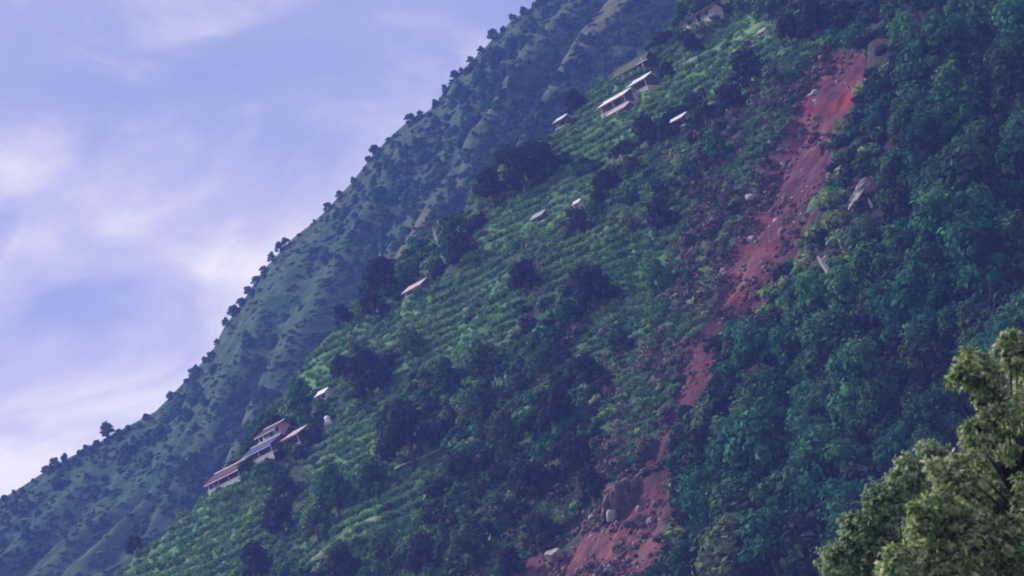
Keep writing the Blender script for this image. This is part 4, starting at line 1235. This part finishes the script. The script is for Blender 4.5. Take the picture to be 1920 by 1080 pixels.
# ------------------------------------------------------------------ the near tree at lower right and the bush below it
def near_leaf(L_, wd):
    v = [(0, 0, 0), (L_ * .3, wd * .5, L_ * .03), (L_ * .65, wd * .42, -L_ * .02), (L_, 0, -L_ * .14), (L_ * .65, -wd * .42, -L_ * .02), (L_ * .3, -wd * .5, L_ * .03), (L_ * .5, 0, -L_ * .04)]
    f = [(0, 5, 6), (0, 6, 1), (1, 6, 2), (2, 6, 3), (3, 6, 4), (4, 6, 5)]
    return np.array(v), np.array(f)
def near_tree(name, label, lobes_px, depth, L_, wd, ntips, per, mat, trunk_px, seed, nparts, group=None):
    rg = np.random.default_rng(seed)
    lob = []
    for px, py, r, dd in lobes_px:
        d = rays([px + (38 if depth < 65 else 14)], [py + 10])[0]; d = d / d[1]
        lob.append((*(d * (depth + dd)), r * .84 * depth / FPX))
        for _ in range(2):
            q = rays([px + (30 if depth < 65 else 14) + rg.uniform(-1, 1) * r * .66], [py + 12 + rg.uniform(-1, 1) * r * .66])[0]; q = q / q[1]
            lob.append((*(q * (depth + dd + rg.uniform(-.4, .8))), r * .38 * depth / FPX))
    lob = np.array(lob)
    d = rays([trunk_px[0]], [trunk_px[1]])[0]; d = d / d[1]
    top = d * (depth + 1.5)
    gz = float(near_z(np.array([top[0]]), np.array([depth + 1.5]))[0])
    base = np.array([top[0], depth + 1.5, gz])
    t = empty(name, base)
    mb = MB()
    H = top[2] - gz
    mb.tube([(0, 0, -.6), (0, 0, 0), (.25, .1, H * .4), (-.1, 0, H * .75), (0, 0, H)], [.34, .30, .22, .15, .09], 10)
    mb.build('trunk', M['near_bark'], t)
    lm = MB()
    for x, y, z, r in lob:
        q = Vector((x, y, z)) - Vector(base)
        s = Vector((.0, 0, min(H * .95, max(H * .5, q.z - abs(q.x) * .8 - .6))))
        lm.tube([tuple(s), tuple((s + q) * .5 + Vector((0, 0, .12))), tuple(q)], [.045, .03, .014], 6)
    lv, lf = near_leaf(L_, wd)
    w = lob[:, 3] ** 2; w /= w.sum()
    V = []; F = []; o = 0; parts = []
    k = rg.choice(len(lob), ntips, p=w)
    for i in range(ntips):
        c = lob[k[i], :3]; r = lob[k[i], 3]
        dv = rg.normal(size=3); dv[2] += .2; dv /= np.linalg.norm(dv)
        rad = r * (rg.uniform(.55, 1.08) if rg.random() < .8 else rg.uniform(.2, .6))
        tip = c + dv * rad
        ax = dv + np.array([0, 0, .5]) + rg.normal(size=3) * .35; ax /= np.linalg.norm(ax)
        # twig
        if rad > r * .6:
            lm.tube([tuple(c + dv * rad * .35 - base), tuple(tip - base)], [.012, .005], 3)
        a1 = np.cross(ax, [.2, .5, .84]); a1 /= np.linalg.norm(a1); a2 = np.cross(ax, a1)
        m = int(rg.integers(per - 2, per + 3))
        for j in range(m):
            th = j * 2.4 + rg.uniform(-.3, .3)
            out = a1 * math.cos(th) + a2 * math.sin(th)
            u = out * rg.uniform(.7, 1.0) + ax * rg.uniform(-.1, .7) + np.array([0, 0, -.25]); u /= np.linalg.norm(u)
            nrm = ax - u * (ax @ u) + rg.normal(size=3) * .25; nrm -= u * (nrm @ u); nrm /= np.linalg.norm(nrm) + 1e-9
            sd = np.cross(nrm, u)
            s = rg.uniform(.65, 1.25)
            b = tip - ax * rg.uniform(0, .14)
            Rm = np.stack([u, sd, nrm], 1)
            score = -b[1] + rg.uniform(0, .6)
            parts.append((score, Rm, b, s))
    parts.sort(key=lambda q: -q[0])
    px = np.array([q[2] for q in parts]); qx, qy = project(px[:, 0], px[:, 1], px[:, 2])
    inframe = (qx < 1915) & (qy < 1075) & (qx > 0)
    lme = np_mesh('leaf', lv, lf, False); lme.materials.append(mat)
    cnt = 0
    for i, (sc, Rm, b, s) in enumerate(parts):
        if cnt < nparts and inframe[i]:
            ob = link('leaf', lme, None, t)
            m4 = Matrix([[Rm[r_][c_] * s for c_ in range(3)] + [float(b[r_] - base[r_])] for r_ in range(3)] + [[0, 0, 0, 1]])
            ob.matrix_local = m4
            cnt += 1
        else:
            V.append((lv * s) @ Rm.T + b - base); F.append(lf + o); o += len(lv)
    lm.build('branches', M['near_bark'], t)
    cm = np_mesh('foliage', np.concatenate(V), np.concatenate(F), False); cm.materials.append(mat)
    co = link('foliage', cm, None, t)
    co['kind'] = 'stuff'
    return tag(t, label, 'tree', group)
near_tree('near_tree', 'close light green tree with long pale leaves at lower right',
          [(1800, 690, 62, 0), (1870, 660, 60, .3), (1925, 640, 60, .4), (1760, 690, 30, -.3), (1830, 760, 60, -.2), (1790, 810, 46, -.5), (1900, 760, 60, .6), (1950, 720, 70, .5), (1770, 880, 60, -.6), (1720, 940, 50, -.8),
           (1690, 1000, 50, -.8), (1770, 990, 70, -.6), (1850, 880, 70, 2.6), (1905, 850, 80, 3.0), (1830, 930, 55, 2.2), (1890, 900, 45, .2), (1850, 840, 34, .1), (1900, 930, 50, 2.5), (1860, 1010, 70, -.2), (1920, 960, 60, .6), (1640, 1050, 50, -.8), (1735, 880, 40, -.7), (1700, 960, 46, -.9), (1740, 1070, 70, -.6), (1830, 1100, 80, -.2), (1930, 1080, 80, .3), (1980, 850, 90, .8), (1985, 1000, 90, .6), (1850, 800, 80, 2.4), (1900, 740, 80, 2.6), (1820, 1000, 90, 2.0), (1890, 1040, 100, 2.4), (1780, 930, 60, 1.6)],
          60.0, .15, .055, 6200, 8, M['fore'], (1880, 860), 5, 290)
near_tree('near_bush_tree', 'close darker green tree with small leaves below the light leaved one',
          [(1690, 885, 56, .5), (1735, 850, 45, 1.0), (1645, 935, 56, 0), (1600, 990, 56, 0), (1556, 1045, 52, 0), (1650, 1030, 60, .6), (1720, 1000, 70, 1.4), (1600, 1090, 60, .5), (1700, 1090, 80, 1.2), (1530, 1110, 50, 0), (1740, 930, 60, 1.5), (1790, 1060, 90, 1.8), (1860, 1000, 90, 2.2)],
          72.0, .13, .058, 6400, 8, M['fore_green'], (1690, 1120), 6, 0)

# ------------------------------------------------------------------ the hazy air
HAZE_DENSITY = 0.00028
HAZE_COLOR = (0.22, 0.31, 1.0)
hb = MB().box(-1530, 1530, -930, 2130, -134, 420).build('haze', None)
hm = bpy.data.materials.new('haze'); hm.use_nodes = True
hm.node_tree.nodes.clear()
ho = hm.node_tree.nodes.new('ShaderNodeOutputMaterial')
hv = hm.node_tree.nodes.new('ShaderNodeVolumePrincipled')
hv.inputs['Color'].default_value = (*HAZE_COLOR, 1)
hv.inputs['Density'].default_value = HAZE_DENSITY
hv.inputs['Anisotropy'].default_value = 0.1
hm.node_tree.links.new(hv.outputs[0], ho.inputs['Volume'])
hb.data.materials.append(hm)
tag(hb, 'thin blue haze in the air between the hills', 'haze', None, 'stuff')
